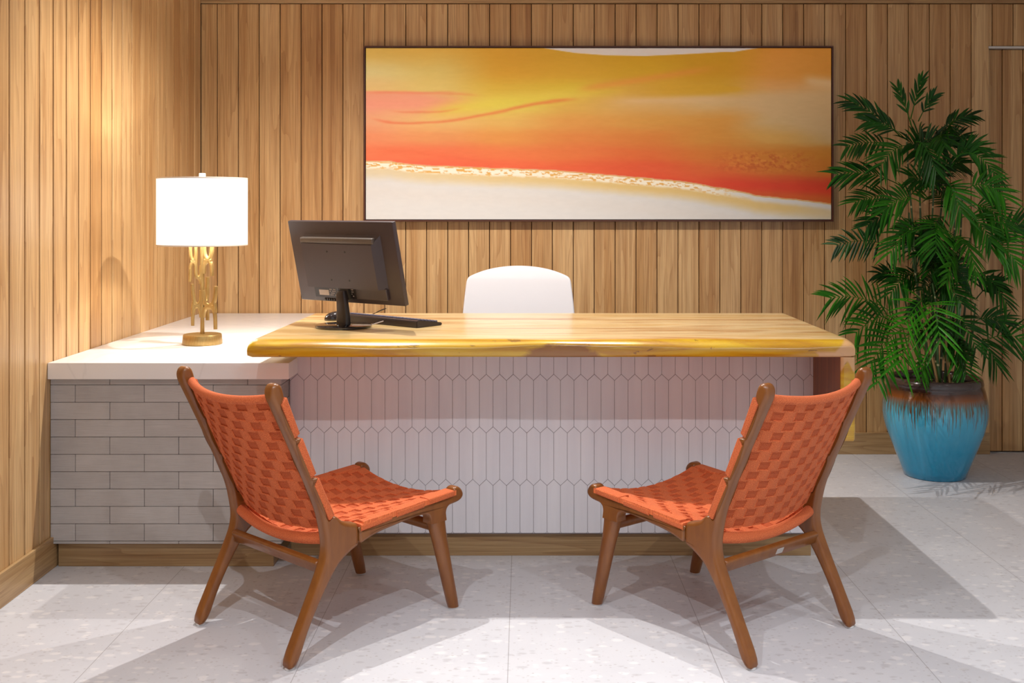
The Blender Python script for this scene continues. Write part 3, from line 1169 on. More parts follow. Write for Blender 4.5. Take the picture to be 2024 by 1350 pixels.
for a in (-.145, -.128, -.111):
    mbox(bm, a - .010, a + .003, -.124, -.122, .0160, .0163)
    mbox(bm, a - .010, a + .001, -.131, -.129, .0160, .0163)
for i in range(5):
    for j in range(4):
        if (i * 3 + j * 5) % 4 != 1:
            mbox(bm, -.098 + i * .007, -.094 + i * .007, -.140 + j * .008, -.136 + j * .008, .0152, .0157)
finish('printed_symbols', bm, M_label, lowp, smooth=False)
bm = bmesh.new()
for i in range(4):
    for j in range(4):
        if (i * 5 + j * 3) % 4 != 2:
            mbox(bm, .006 + i * .008, .011 + i * .008, -.140 + j * .009, -.136 + j * .009, .0152, .0157)
finish('printed_symbols', bm, M_label, lowp, smooth=False)
for i in range(5):
    bm = bmesh.new()
    mbox(bm, -.150 + i * .013, -.142 + i * .013, -.168, -.158, -.002, .004, .0015, 2)
    finish('button', bm, M_black, housing)
# neck and foot
bm = bmesh.new()
fc = Vector((0, 0, 0))
top = MM @ Vector((0, -.115, .022))
neck = [(.0, .0, .012), (top.x * .5 + .002, top.y * .5, .07), (top.x, top.y, top.z - .0)]
rings = []
for (c, wa, wb) in ((Vector((0, 0, .010)), .032, .017), (Vector((0, 0, .05)), .030, .016), (Vector((-.003, -.004, .095)), .027, .015), (Vector((-.006, -.008, .135)), .024, .014), (Vector((-.006, -.008, .150)), .020, .010)):
    ring = []
    for k in range(24):
        th = 2 * math.pi * k / 24
        ca, sa = math.cos(th), math.sin(th)
        ring.append(bm.verts.new(c + rv * (wa * math.copysign(abs(ca) ** .6, ca)) + bv * (wb * math.copysign(abs(sa) ** .6, sa))))
    rings.append(ring)
for i in range(len(rings) - 1):
    for k in range(24):
        bm.faces.new((rings[i][k], rings[i][(k + 1) % 24], rings[i + 1][(k + 1) % 24], rings[i + 1][k]))
bm.faces.new(rings[0])
bm.faces.new(rings[-1])
finish('neck', bm, M_black, mo)
bm = bmesh.new()
mbox(bm, -.024, .024, -.150, -.098, .006, .034, .004, 2)
finish('hinge_block', bm, M_shadeblk, mo)
bm = bmesh.new()
lathe(bm, [(.108, 0), (.114, .001), (.115, .005), (.115, .009), (.112, .011), (.0, .013)], 72, cap1=False)
finish('foot', bm, M_blackg, mo)

# ------------------------------------------------------------------ keyboard, mouse
kang = math.atan2(.28, -.34)
kb = thing('keyboard', 'black corded keyboard lying behind the monitor foot on the desk top', 'keyboard', (-.4336 * KK, 4.346 * KK, SZ1), kang)
kb.scale = (KK, KK, KK)
# local: x along the length away from the near right corner, y across (negative = to the operator)
KL, KD = .445, .145
sgn = -1


def ktop(y):
    return .012 + .018 * (1 - abs(y) / KD)


bm = bmesh.new()
# near edge (y=0) is the tall rear edge of the keyboard, it slopes down to the operator
vv = []
for x in (0, KL):
    for (y, z) in ((0, .0), (0, .026), (sgn * .012, .031), (sgn * KD, .012), (sgn * (KD + .004), .006), (sgn * KD, .0)):
        vv.append(bm.verts.new((x, y, z)))
for k in range(6):
    bm.faces.new((vv[k], vv[(k + 1) % 6], vv[6 + (k + 1) % 6], vv[6 + k]))
bm.faces.new(vv[:6][::-1])
bm.faces.new(vv[6:])
bmesh.ops.bevel(bm, geom=bm.edges[:], offset=.002, segments=2, affect='EDGES')
finish('case', bm, M_black, kb)
bm = bmesh.new()
pitchk = .0187
for r in range(6):
    y = -.020 - r * .0195
    zc = .0295 - (-(y) - .012) * (.019 / .133)
    x = .012
    while x < KL - .02:
        if abs(x - .116) > .006 or True:
            box(bm, x, x + .0160, y - .016, y, zc - .004, zc + .0065, .0018, 1)
        x += pitchk
        if abs(x - .105) < .009 or abs(x - .170) < .009:
            x += .006
kk = finish('keys', bm, M_key, kb, smooth=False)
kk['kind'] = 'stuff'

ms = thing('computer_mouse', 'black computer mouse beside the keyboard end, left of the monitor neck', 'mouse', (-.812 * KK, 4.660 * KK, SZ1), math.radians(20))
ms.scale = (KK, KK, KK)
bm = bmesh.new()
bmesh.ops.create_uvsphere(bm, u_segments=28, v_segments=16, radius=1)
for v in bm.verts:
    v.co = Vector((v.co.x * .056, v.co.y * .031 * (1 - .1 * v.co.x), max(v.co.z, -.15) * .034 + .0052))
finish('shell', bm, M_blackg, ms)
bm = bmesh.new()
tt = bmesh.new()
lathe(tt, [(.009, -.004), (.011, -.002), (.011, .002), (.009, .004)], 16)
bmesh.ops.transform(tt, matrix=Matrix.Translation((.030, 0, .027)) @ Matrix.Rotation(math.pi / 2, 4, 'X'), verts=tt.verts[:])
merge(bm, tt)
finish('scroll_wheel', bm, M_key, ms)

bm = bmesh.new()
cp = [(-.735, 4.74, .8665), (-.70, 4.79, .867), (-.655, 4.80, .885), (-.615, 4.72, .905), (-.60, 4.70, .912), (-.625, 4.70, .905), (-.660, 4.74, .885), (-.69, 4.80, .868)]
cp = [(a * KK, b * KK, EYE - (EYE - c) * KK) for a, b, c in cp]
cp = chaikin(cp, 3, False)
tube(bm, cp, .0018, 8)
o = finish('mouse_cable', bm, M_black)
o['label'] = 'thin black looped cable standing up behind the keyboard'
o['category'] = 'cable'
bm = bmesh.new()
cp = chaikin([(-.62, 4.24, SZ1 + .003), (-.60, 4.245, SZ1 + .006), (-.58, 4.258, SZ1 + .012), (-.560, 4.272, SZ1 + .017)], 2, False)
tube(bm, cp, .002, 8)
o = finish('keyboard_cable', bm, M_print)
o['label'] = 'short grey cable between the monitor foot and the keyboard'
o['category'] = 'cable'

# ------------------------------------------------------------------ table lamp
LX, LY, LZ = -1.363, 4.54, .775
tl = thing('table_lamp', 'lit table lamp with white drum shade and pierced gold stem on the white counter', 'lamp', (LX, LY, LZ))
bm = bmesh.new()
lathe(bm, [(.081, 0), (.083, .003), (.079, .040), (.077, .0425), (0.0, .0435)], 64, cap1=False)
finish('base', bm, M_gold, tl)


def fin(bm, ang, curves):
    ca, sa = math.cos(ang), math.sin(ang)
    for pts, r in curves:
        p3 = [(a * ca, a * sa, b) for a, b in chaikin(pts, 3, False)]
        tube(bm, p3, r, 10)


def q2(X, Y):
    return ((X - 245) / 2856, .0435 + (1130 - Y) / 2856)


def strand(bm, ang, pts, r, depth=.0075):
    """flat cast strand: half width r in the plane of the fin"""
    ca, sa = math.cos(ang), math.sin(ang)
    pp_ = chaikin([q2(*p) for p in pts], 3, False)
    if not hasattr(r, '__len__'):
        r = [r, r]
    n = len(pp_)
    rr = [1.2 * (r[0] + (r[1] - r[0]) * i / (n - 1)) for i in range(n)]
    rings = []
    for i, p in enumerate(pp_):
        a, b = pp_[max(i - 1, 0)], pp_[min(i + 1, n - 1)]
        dx, dz = b[0] - a[0], b[1] - a[1]
        L = math.hypot(dx, dz) or 1
        nx, nz = -dz / L, dx / L
        ring = []
        for k in range(12):
            th = 2 * math.pi * k / 12
            o1 = rr[i] * math.copysign(abs(math.cos(th)) ** .7, math.cos(th))
            o2 = depth * math.copysign(abs(math.sin(th)) ** .7, math.sin(th))
            xx = p[0] + nx * o1
            ring.append(bm.verts.new((xx * ca - o2 * sa, xx * sa + o2 * ca, p[1] + nz * o1)))
        rings.append(ring)
    for i in range(n - 1):
        for k in range(12):
            bm.faces.new((rings[i][k], rings[i][(k + 1) % 12], rings[i + 1][(k + 1) % 12], rings[i + 1][k]))
    bm.faces.new(rings[0][::-1])
    bm.faces.new(rings[-1])


bm = bmesh.new()
tube(bm, [(0, 0, .042), (0, 0, .12), (0, 0, .17), (0, 0, .28), (0, 0, .34), (0, 0, .50)], [.0088, .0078, .0098, .0078, .0098, .0092], 16)
for ang, dz in ((math.radians(-12), 0),):
    def P(X, Y):
        return (X, Y + dz)
    # lower ring: arch, cup and the outer prong
    strand(bm, ang, [P(252, 930), P(262, 860), P(285, 815), P(335, 797), P(385, 815), P(405, 860), P(415, 930), P(418, 1072)], [.0085, .0058])
    strand(bm, ang, [P(255, 600), P(262, 720), P(285, 768), P(335, 793), P(385, 768), P(410, 720), P(420, 640), P(422, 552)], [.0090, .0066])
    strand(bm, ang, [P(285, 805), P(335, 796), P(400, 805)], [.0105, .0105])
    strand(bm, ang, [P(395, 740), P(412, 800), P(414, 870)], [.0075, .0075])
    # upper ring
    strand(bm, ang, [P(255, 400), P(262, 300), P(285, 265), P(322, 242), P(355, 265), P(370, 320), P(373, 430)], [.0100, .0055])
    strand(bm, ang, [P(258, 60), P(265, 160), P(288, 210), P(322, 236), P(352, 210), P(368, 160), P(373, 60), P(373, -60)], [.0100, .0066])
    strand(bm, ang, [P(275, 240), P(322, 240), P(370, 240)], [.0110, .0085])
for ang, dz in ((math.radians(10), 0),):
    def P(X, Y):
        return (X, Y + dz)
    strand(bm, ang, [P(238, 930), P(230, 860), P(212, 810), P(183, 793), P(155, 810), P(140, 860), P(132, 930), P(132, 1030)], [.0085, .0056])
    strand(bm, ang, [P(236, 600), P(234, 700), P(222, 760), P(190, 788), P(160, 760), P(142, 690), P(132, 600), P(128, 525)], [.0085, .0060])
    strand(bm, ang, [P(225, 792), P(185, 792), P(145, 800)], [.0105, .0095])
    strand(bm, ang, [P(150, 740), P(136, 800), P(134, 880)], [.0075, .0070])
    strand(bm, ang, [P(238, 300), P(234, 400), P(222, 438), P(198, 455), P(176, 430), P(168, 370), P(170, 250), P(172, 40), P(172, -40)], [.0085, .0050])
    strand(bm, ang, [P(240, 520), P(225, 468), P(200, 456)], [.010, .006])
    strand(bm, ang, [P(168, 330), P(160, 285), P(140, 260), P(118, 275), P(106, 330), P(103, 420), P(103, 500)], [.0060, .0055])
    strand(bm, ang, [P(172, 60), P(168, 180), P(158, 225), P(140, 250), P(120, 225), P(108, 170), P(104, 60), P(104, -40)], [.0060, .0062])
    strand(bm, ang, [P(165, 258), P(138, 256), P(110, 258)], [.0085, .0075])
# a third fin turned to the wall
for ang, dz in ((math.radians(80), -30),):
    def P(X, Y):
        return (X, Y + dz)
    strand(bm, ang, [P(252, 930), P(262, 860), P(285, 815), P(325, 797), P(355, 815), P(372, 860), P(380, 930), P(380, 1010)], [.0085, .0058])
    strand(bm, ang, [P(255, 600), P(262, 720), P(285, 768), P(325, 793), P(355, 768), P(372, 720), P(378, 640), P(378, 480)], [.0090, .0062])
finish('stem', bm, M_gold, tl)


def shade_mat():
    m, nt, b = new_mat('lamp_shade_fabric')
    o, X, Y, Z = obj_xyz(nt)
    b.inputs['Base Color'].default_value = (0.85, 0.84, 0.82, 1)
    b.inputs['Roughness'].default_value = 0.8
    b.inputs['Emission Color'].default_value = (1.0, 0.975, 0.95, 1)
    b.inputs['Emission Strength'].default_value = 0.78
    return m


bm = bmesh.new()
R = .186
zb, zt = 1.193 - LZ, 1.480 - LZ
lathe(bm, [(R, zb), (R, zt), (R - .002, zt), (R - .002, zb)], 72, cap0=False, cap1=False)
rings_close = True
finish('lamp_shade', bm, shade_mat(), tl, angle=60)
bm = bmesh.new()
M_trim = simple('shade_trim', (0.75, 0.70, 0.62), 0.6)
for zz in (zb + .003, zt - .003):
    lathe(bm, [(R + .0005, zz - .003), (R + .0012, zz), (R + .0005, zz + .003)], 72, cap0=False, cap1=False)
    finish('shade_rim', bm, M_trim, tl)
    bm = bmesh.new()
for k in range(3):
    a = math.radians(120 * k + 30)
    tube(bm, [(0, 0, zt - .012), ((R - .002) * math.cos(a), (R - .002) * math.sin(a), zt - .006)], .0016, 6)
finish('shade_spider', bm, M_trim, tl)
bm = bmesh.new()
box(bm, -.0115, .0115, -.0115, .0115, zt - .006, zt + .020, .002, 2)
finish('finial', bm, simple('frosted_finial', (0.75, 0.77, 0.68), 0.2, 0.3), tl)
bm = bmesh.new()
bmesh.ops.create_uvsphere(bm, u_segments=16, v_segments=12, radius=.03)
finish('bulb', bm, simple('bulb_glass', (1, 1, 1), 0.4, emis=(1, .95, .87), estr=270), tl, loc=(0, 0, .560))

# ------------------------------------------------------------------ painting
CX0, CX1 = (719 - PX0) / F_PX * 5.845, (1647 - PX0) / F_PX * 5.845
CZ0, CZ1 = EYE - (438 - PY0) / F_PX * 5.845, EYE + (PY0 - 91) / F_PX * 5.845
pa = thing('wall_painting', 'wide abstract painting in yellow, orange and white in a thin brown frame', 'painting', ((CX0 + CX1) / 2, 5.86, CZ0))
hw = (CX1 - CX0) / 2
hh = CZ1 - CZ0
bm = bmesh.new()
ft = .0085
for (a0, a1, b0, b1) in ((-hw, hw, 0, ft), (-hw, hw, hh - ft, hh), (-hw, -hw + ft, ft, hh - ft), (hw - ft, hw, ft, hh - ft)):
    box(bm, a0, a1, -.022, .027, b0, b1, .001, 1)
box(bm, -hw + ft, hw - ft, .018, .026, ft, hh - ft)
finish('picture_frame', bm, M_frame, pa, smooth=False)


def srgb(c):
    c = np.asarray(c, float) / 255.0
    return np.where(c <= .04045, c / 12.92, ((c + .055) / 1.055) ** 2.4)


def smooth(e0, e1, x):
    t = np.clip((x - e0) / (e1 - e0), 0, 1)
    return t * t * (3 - 2 * t)


def vnoise(x, y, seed):
    xi, yi = np.floor(x).astype(int), np.floor(y).astype(int)
    xf, yf = x - xi, y - yi
    xf = xf * xf * (3 - 2 * xf)
    yf = yf * yf * (3 - 2 * yf)

    def hsh(a, b):
        n = (a * 374761393 + b * 668265263 + seed * 982451653) & 0xffffffff
        n = ((n ^ (n >> 13)) * 1274126177) & 0xffffffff
        return ((n ^ (n >> 16)) & 0xffff) / 65535.0
    return (hsh(xi, yi) * (1 - xf) + hsh(xi + 1, yi) * xf) * (1 - yf) + (hsh(xi, yi + 1) * (1 - xf) + hsh(xi + 1, yi + 1) * xf) * yf


def fbm(x, y, seed, o=4):
    s, a, t = 0, 1, 0
    for k in range(o):
        s = s + a * vnoise(x * 2 ** k, y * 2 ** k, seed + k)
        t += a
        a *= .5
    return s / t


def paint():
    NX, NY = 560, 210
    U, V = np.meshgrid(np.linspace(0, 1, NX), np.linspace(0, 1, NY))
    # flowing warp, stretched along the strokes
    wu = U + .03 * (fbm(U * 3, V * 9 + U * 3, 3) - .5)
    wv = V + .05 * (fbm(U * 5, V * 12 - U * 3, 11) - .5) + .015 * (fbm(U * 22, V * 60, 21) - .5)
    uc = np.array([0, .15, .3, .45, .6, .75, .88, 1.0])
    vc = np.array([0, .14, .24, .33, .43, .53, .62, .70, .79, .90])
    G = np.array([
        [(216, 184, 92), (220, 182, 82), (216, 166, 52), (212, 168, 46), (208, 162, 22), (208, 158, 22), (220, 150, 55), (214, 146, 48)],
        [(218, 204, 142), (218, 196, 112), (216, 168, 52), (214, 170, 46), (210, 168, 32), (208, 156, 26), (222, 156, 64), (214, 148, 54)],
        [(220, 188, 122), (218, 194, 112), (216, 182, 62), (214, 184, 50), (212, 168, 66), (210, 166, 44), (222, 168, 98), (214, 172, 112)],
        [(228, 152, 124), (224, 162, 112), (222, 206, 92), (216, 172, 76), (214, 172, 102), (214, 182, 126), (216, 182, 132), (214, 176, 118)],
        [(226, 160, 118), (224, 180, 110), (222, 176, 90), (218, 152, 68), (214, 154, 66), (216, 154, 66), (214, 184, 130), (212, 180, 130)],
        [(228, 138, 92), (224, 146, 84), (222, 146, 66), (218, 130, 54), (216, 128, 48), (214, 146, 56), (218, 170, 88), (212, 178, 116)],
        [(230, 116, 72), (228, 112, 66), (228, 116, 60), (222, 114, 50), (218, 104, 40), (214, 122, 42), (208, 130, 40), (208, 136, 42)],
        [(230, 96, 60), (228, 94, 58), (228, 96, 54), (222, 88, 42), (218, 82, 36), (216, 100, 42), (206, 120, 38), (204, 124, 38)],
        [(226, 90, 56), (226, 90, 56), (226, 90, 50), (220, 78, 38), (220, 72, 34), (216, 70, 32), (212, 74, 32), (208, 66, 32)],
        [(226, 90, 56), (226, 90, 56), (226, 90, 50), (220, 78, 38), (220, 72, 34), (214, 80, 30), (204, 92, 28), (200, 98, 28)]], float)

    def interp(G, wu, wv):
        wu = np.clip(wu, 0, .9999)
        wv = np.clip(wv, 0, .8999)
        iu = np.clip(np.searchsorted(uc, wu, 'right') - 1, 0, len(uc) - 2)
        iv = np.clip(np.searchsorted(vc, wv, 'right') - 1, 0, len(vc) - 2)
        fu = (wu - uc[iu]) / (uc[iu + 1] - uc[iu])
        fv = (wv - vc[iv]) / (vc[iv + 1] - vc[iv])
        fu = (fu * fu * (3 - 2 * fu))[..., None]
        fv = (fv * fv * (3 - 2 * fv))[..., None]
        return (G[iv, iu] * (1 - fu) + G[iv, iu + 1] * fu) * (1 - fv) + (G[iv + 1, iu] * (1 - fu) + G[iv + 1, iu + 1] * fu) * fv
    C = interp(G, wu, wv)

    def lay(C, col, m):
        m = np.clip(m, 0, 1)[..., None]
        return C * (1 - m) + np.array(col, float) * m
    n1 = fbm(U * 8, V * 30, 31)
    n2 = fbm(U * 60, V * 90, 41)
    # rose field at the left with a crisp upper edge
    top = .252 + .02 * U + .006 * (n1 - .5)
    C = lay(C, (230, 150, 124), smooth(top - .006, top + .006, V) * smooth(.40, .32, V + .06 * (n1 - .5)) * smooth(.24, .10, U + .06 * (n1 - .5)) * .85)
    # lemon glow rising to the right
    ly = .36 - .34 * (U - .18)
    C = lay(C, (222, 204, 72), np.exp(-((V - ly) / .045) ** 2) * smooth(.10, .2, U) * smooth(.58, .40, U) * .75)
    # darker yellow tongue pointing right
    ty = .24 + .0 * U
    C = lay(C, (212, 166, 40), np.exp(-((V - ty) / (.055 * np.clip((.815 - U) / .25, .01, 1) ** .5)) ** 4) * smooth(.55, .66, U) * smooth(.815, .80, U) * .8)
    # sweeping darker stroke from middle to upper right
    sy = .235 - .42 * (U - .47)
    C = lay(C, (222, 150, 60), np.exp(-((V - sy) / .022) ** 2) * smooth(.44, .5, U) * smooth(.78, .68, U) * .7)
    # pale band under the tongue, then the big sand-coloured field to the right
    C = lay(C, (220, 188, 140), np.exp(-((V - (.305 - .06 * (U - .6))) / .022) ** 2) * smooth(.50, .60, U) * smooth(.86, .72, U) * .65)
    lo = .33 + 1.25 * (U - .80)
    fld = smooth(lo + .03, lo - .10, V + .03 * (n1 - .5)) * smooth(.20, .30, V - .10 * (.95 - U)) * smooth(.76, .86, U + .02 * (n1 - .5))
    C = lay(C, (214, 184, 134), fld * .9)
    C = lay(C, (224, 196, 150), np.exp(-(((V - .19 - .3 * (U - .95)) / .03) ** 2)) * smooth(.93, .96, U) * .7)
    # thin red strokes
    for (pts, w, a) in (([(.02, .415), (.10, .44), (.18, .42), (.28, .385), (.34, .33), (.45, .30)], .006, .75),
                        ([(.06, .365), (.12, .375), (.2, .355)], .005, .5), ([(.03, .60), (.12, .61), (.2, .64), (.3, .67)], .013, .55),
                        ([(.38, .70), (.48, .725), (.56, .745)], .008, .5), ([(.0, .26), (.10, .258), (.17, .262), (.24, .275)], .007, .35),
                        ([(.58, .70), (.66, .73), (.74, .78), (.82, .80)], .02, .4)):
        xs, ys = zip(*pts)
        cf = np.polyfit(xs, ys, min(3, len(xs) - 1))
        yy = np.polyval(cf, U) + .014 * (n1 - .5) + .008 * (fbm(U * 25, V * 20, 91) - .5)
        w = w * 1.5 * (.5 + fbm(U * 9, V * 4, 95))
        mm = np.exp(-((V - yy) / w) ** 2) * smooth(xs[0] - .02, xs[0] + .03, U) * smooth(xs[-1] + .02, xs[-1] - .04, U)
        C = lay(C, (224, 96, 54), mm * a * .75)
    # rough patch of dry brush
    pm = np.exp(-(((U - .86) / .09) ** 4 + ((V - .665) / .055) ** 4))
    C = lay(C, (188, 84, 26), pm * smooth(.50, .62, fbm(U * 130, V * 75, 51, 3)) * .65)
    C = lay(C, (228, 150, 60), pm * smooth(.52, .64, fbm(U * 120, V * 70, 61, 3)) * .5)
    # deep red river toward the right edge
    ry = np.interp(U, [.7, .8, .9, 1], [.78, .80, .81, .83])
    C = lay(C, (214, 58, 28), np.exp(-((V - ry) / .03) ** 2) * smooth(.70, .80, U) * .8)
    # white crescent at the top
    ct = np.interp(U, [.36, .40, .45, .52, .60, .68, .77, .79, .86], [-.01, .008, .028, .042, .046, .036, .022, .022, -.01]) + .003 * (n1 - .5)
    C = lay(C, (226, 218, 216), smooth(ct + .003, ct - .003, V))
    C = C * (1.0 + .15 * smooth(.62, .15, V))[..., None]
    # lower white ground with a torn golden edge
    bnd = np.interp(U, [0, .05, .09, .13, .2, .3, .4, .5, .6, .7, .76, .85, 1], [.656, .66, .672, .686, .69, .703, .712, .735, .757, .785, .812, .862, .906]) + .012 * (fbm(U * 40, U * 3, 71) - .5)
    below = smooth(bnd - .003, bnd + .003, V)
    d = V - bnd
    ground = np.zeros_like(C) + np.array((212, 210, 207), float)
    gold = np.array((218, 182, 104), float)
    fade = smooth(.02, .05, d) * smooth(.13, .06, d) * (.30 + .55 * np.interp(U, [0, .3, .6, .9, 1], [.2, .7, 1, .9, .3]))
    ground = ground * (1 - fade[..., None]) + gold * fade[..., None]
    rough = smooth(.0, .012, d) * smooth(.055, .035, d) * smooth(.85, .70, U)
    ground = ground * (1 - rough[..., None]) + np.array((240, 232, 212), float) * rough[..., None]
    speck = rough * smooth(.54, .60, fbm(U * 110, V * 190 - U * 10, 81, 3)) + smooth(.006, .0, np.abs(d - .004)) * .9
    ground = ground * (1 - np.clip(speck, 0, 1)[..., None] * .8) + np.array((212, 150, 52), float) * np.clip(speck, 0, 1)[..., None] * .8
    wash = smooth(.10, .2, d) * (1 - smooth(.16, .26, d)) * .35
    ground = ground * (1 - wash[..., None]) + np.array((214, 204, 194), float) * wash[..., None]
    C = C * (1 - below[..., None]) + ground * below[..., None]
    C += (n2[..., None] - .5) * 6
    return srgb(np.clip(C, 0, 255)), U, V, NX, NY


pc, U, V, NX, NY = paint()
ci = ft + .0035
xs = (-hw + ci) + U * (2 * hw - 2 * ci)
zs = (hh - ci) - V * (hh - 2 * ci)
verts = np.stack([xs, np.full_like(xs, -.0165), zs], -1).reshape(-1, 3)
idx = np.arange(NX * NY).reshape(NY, NX)
faces = np.stack([idx[:-1, :-1], idx[1:, :-1], idx[1:, 1:], idx[:-1, 1:]], -1).reshape(-1, 4)
vl = [tuple(v) for v in verts]
n0 = len(vl)
for (a, b) in ((0, 0), (0, -1), (-1, -1), (-1, 0)):
    q = verts.reshape(NY, NX, 3)[a, b]
    vl.append((q[0], .018, q[2]))
fl = [tuple(int(k) for k in f) for f in faces]
top_e = [int(k) for k in idx[0]]
bot_e = [int(k) for k in idx[-1]]
lef_e = [int(k) for k in idx[:, 0]]
rig_e = [int(k) for k in idx[:, -1]]
fl += [tuple(top_e + [n0 + 1, n0]), tuple(bot_e[::-1] + [n0 + 3, n0 + 2]), tuple(lef_e[::-1] + [n0, n0 + 3]), tuple(rig_e + [n0 + 2, n0 + 1])]
me = bpy.data.meshes.new('canvas')
me.from_pydata(vl, [], fl)
ca = me.color_attributes.new('paint', 'FLOAT_COLOR', 'POINT')
cc = np.ones((len(vl), 4))
cc[:n0, :3] = pc.reshape(-1, 3)
cc[n0:, :3] = (0.6, 0.3, 0.08)
ca.data.foreach_set('color', cc.ravel())
m, nt, b = new_mat('painted_canvas')
at = nt.nodes.new('ShaderNodeAttribute')
at.attribute_name = 'paint'
nt.links.new(at.outputs['Color'], b.inputs['Base Color'])
b.inputs['Roughness'].default_value = 0.55
o_, X, Y, Z = obj_xyz(nt)
bump(nt, b, noise(nt, o_, 400, 2), 0.1, 0.0006)
me.materials.append(m)
link(bpy.data.objects.new('canvas', me), pa)

# ------------------------------------------------------------------ potted palm
PLX, PLY = 2.082, 5.42
pp = thing('plant_pot', 'large glazed pot, turquoise below and dripping brown above, at the right wall', 'pot', (PLX, PLY, 0))


def pot_mat():
    m, nt, b = new_mat('drip_glaze')
    o, X, Y, Z = obj_xyz(nt)
    ang = math_n(nt, 'ARCTAN2', Y, X)
    dr = noise(nt, comb(nt, math_n(nt, 'MULTIPLY', ang, 9.0), 0.0, 0.0), 1.0, 3, 0.7)
    dr2 = noise(nt, comb(nt, math_n(nt, 'MULTIPLY', ang, 34.0), 0.0, math_n(nt, 'MULTIPLY', Z, 3.0)), 1.0, 2, 0.5)
    lim = math_n(nt, 'ADD', 0.375, math_n(nt, 'MULTIPLY', math_n(nt, 'SUBTRACT', 0.5, dr), 0.16))
    streak = math_n(nt, 'MULTIPLY', math_n(nt, 'SUBTRACT', dr2, 0.42), 0.55)
    low = math_n(nt, 'SUBTRACT', lim, math_n(nt, 'MAXIMUM', streak, 0.0))
    over = math_n(nt, 'MULTIPLY', math_n(nt, 'SUBTRACT', Z, low), 90.0, clamp=True)
    full = math_n(nt, 'MULTIPLY', math_n(nt, 'SUBTRACT', Z, 0.376), 26.0, clamp=True)
    blue = ramp(nt, math_n(nt, 'ADD', math_n(nt, 'MULTIPLY', Z, 2.2), math_n(nt, 'MULTIPLY', noise(nt, comb(nt, math_n(nt, 'MULTIPLY', ang, 12.0), 0.0, math_n(nt, 'MULTIPLY', Z, 3.0)), 1.0, 3), 0.2)),
                [(0.05, (0.002, 0.22, 0.40)), (0.45, (0.008, 0.30, 0.52)), (0.9, (0.07, 0.42, 0.62))])
    sk = noise(nt, comb(nt, math_n(nt, 'MULTIPLY', ang, 38.0), 0.0, math_n(nt, 'MULTIPLY', Z, 5.0)), 1.0, 2)
    grey = ramp(nt, sk, [(0.40, (0.06, 0.30, 0.36)), (0.50, (0.10, 0.16, 0.15)), (0.58, (0.12, 0.065, 0.035))])
    brown = ramp(nt, Z, [(0.36, (0.16, 0.07, 0.03)), (0.412, (0.20, 0.055, 0.008)), (0.450, (0.035, 0.010, 0.005)), (0.47, (0.040, 0.026, 0.024))])
    c = mixc(nt, over, blue, grey)
    c = mixc(nt, full, c, brown)
    nt.links.new(c, b.inputs['Base Color'])
    b.inputs['Roughness'].default_value = 0.16
    b.inputs['Coat Weight'].default_value = 0.5
    b.inputs['Coat Roughness'].default_value = 0.06
    bump(nt, b, noise(nt, comb(nt, math_n(nt, 'MULTIPLY', ang, 5.0), 0.0, math_n(nt, 'MULTIPLY', Z, 20.0)), 1.0, 3), 0.25, 0.004)
    return m


bm = bmesh.new()
prof = [(.0, 0), (.148, 0), (.155, .004), (.168, .04), (.192, .10), (.220, .17), (.243, .23), (.257, .28), (.2625, .32), (.262, .36), (.256, .40), (.246, .44), (.238, .462),
        (.240, .466), (.240, .474), (.236, .492), (.230, .500), (.222, .502), (.212, .499), (.206, .490), (.205, .45), (.0, .45)]
lathe(bm, prof, 96, cap0=False, cap1=False, sx=.965, sy=.965)
finish('pot_body', bm, pot_mat(), pp, angle=60)
bm = bmesh.new()
lathe(bm, [(.0, .452), (.196, .452), (.196, .458), (.12, .466), (.0, .468)], 40, cap0=False, cap1=False)
ms_, nt, b = new_mat('dark_soil')
o_, X, Y, Z = obj_xyz(nt)
ns = noise(nt, o_, 60, 4, .7)
nt.links.new(ramp(nt, ns, [(.3, (.012, .007, .004)), (.7, (.06, .03, .018))]), b.inputs['Base Color'])
b.inputs['Roughness'].default_value = .95
bump(nt, b, ns, 1.0, .01)
finish('soil', bm, ms_, pp)


def leaf_mat():
    m, nt, b = new_mat('palm_leaf')
    o, X, Y, Z = obj_xyz(nt)
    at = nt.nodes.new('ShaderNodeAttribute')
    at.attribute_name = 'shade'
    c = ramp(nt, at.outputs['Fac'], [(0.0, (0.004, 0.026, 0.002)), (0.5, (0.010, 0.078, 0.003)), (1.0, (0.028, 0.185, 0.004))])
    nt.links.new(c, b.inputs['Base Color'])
    b.inputs['Roughness'].default_value = 0.40
    b.inputs['Specular IOR Level'].default_value = 0.2
    b.inputs['Coat Weight'].default_value = 0.0
    b.inputs['Subsurface Weight'].default_value = 0.0
    return m


M_leaf = leaf_mat()
M_leaf.use_backface_culling = False
ms2, nt, b = new_mat('green_cane')
o_, X, Y, Z = obj_xyz(nt)
nd = math_n(nt, 'PINGPONG', math_n(nt, 'MULTIPLY', Z, 9.0), 0.5)
c = ramp(nt, nd, [(0.0, (.42, .36, .20)), (0.035, (.30, .28, .12)), (0.06, (.018, .060, .010)), (1.0, (.040, .090, .014))])
nt.links.new(c, b.inputs['Base Color'])
b.inputs['Roughness'].default_value = .4
M_cane = ms2
M_canedry = simple('dry_cane', (.30, .17, .06), .6)

palm = thing('bamboo_palm', 'tall dark green bamboo palm with many canes growing in the turquoise pot', 'plant', (PLX, PLY, .4685))


def W(px, py, y):
    """world point of a place in the scene given as bearing and height at distance y"""
    return Vector(((px - PX0) / F_PX * y, y, EYE - (py - PY0) / F_PX * y))


PO = Vector((PLX, PLY, .4685))
RP = random.Random(21)
YMAX = WY - 0.045


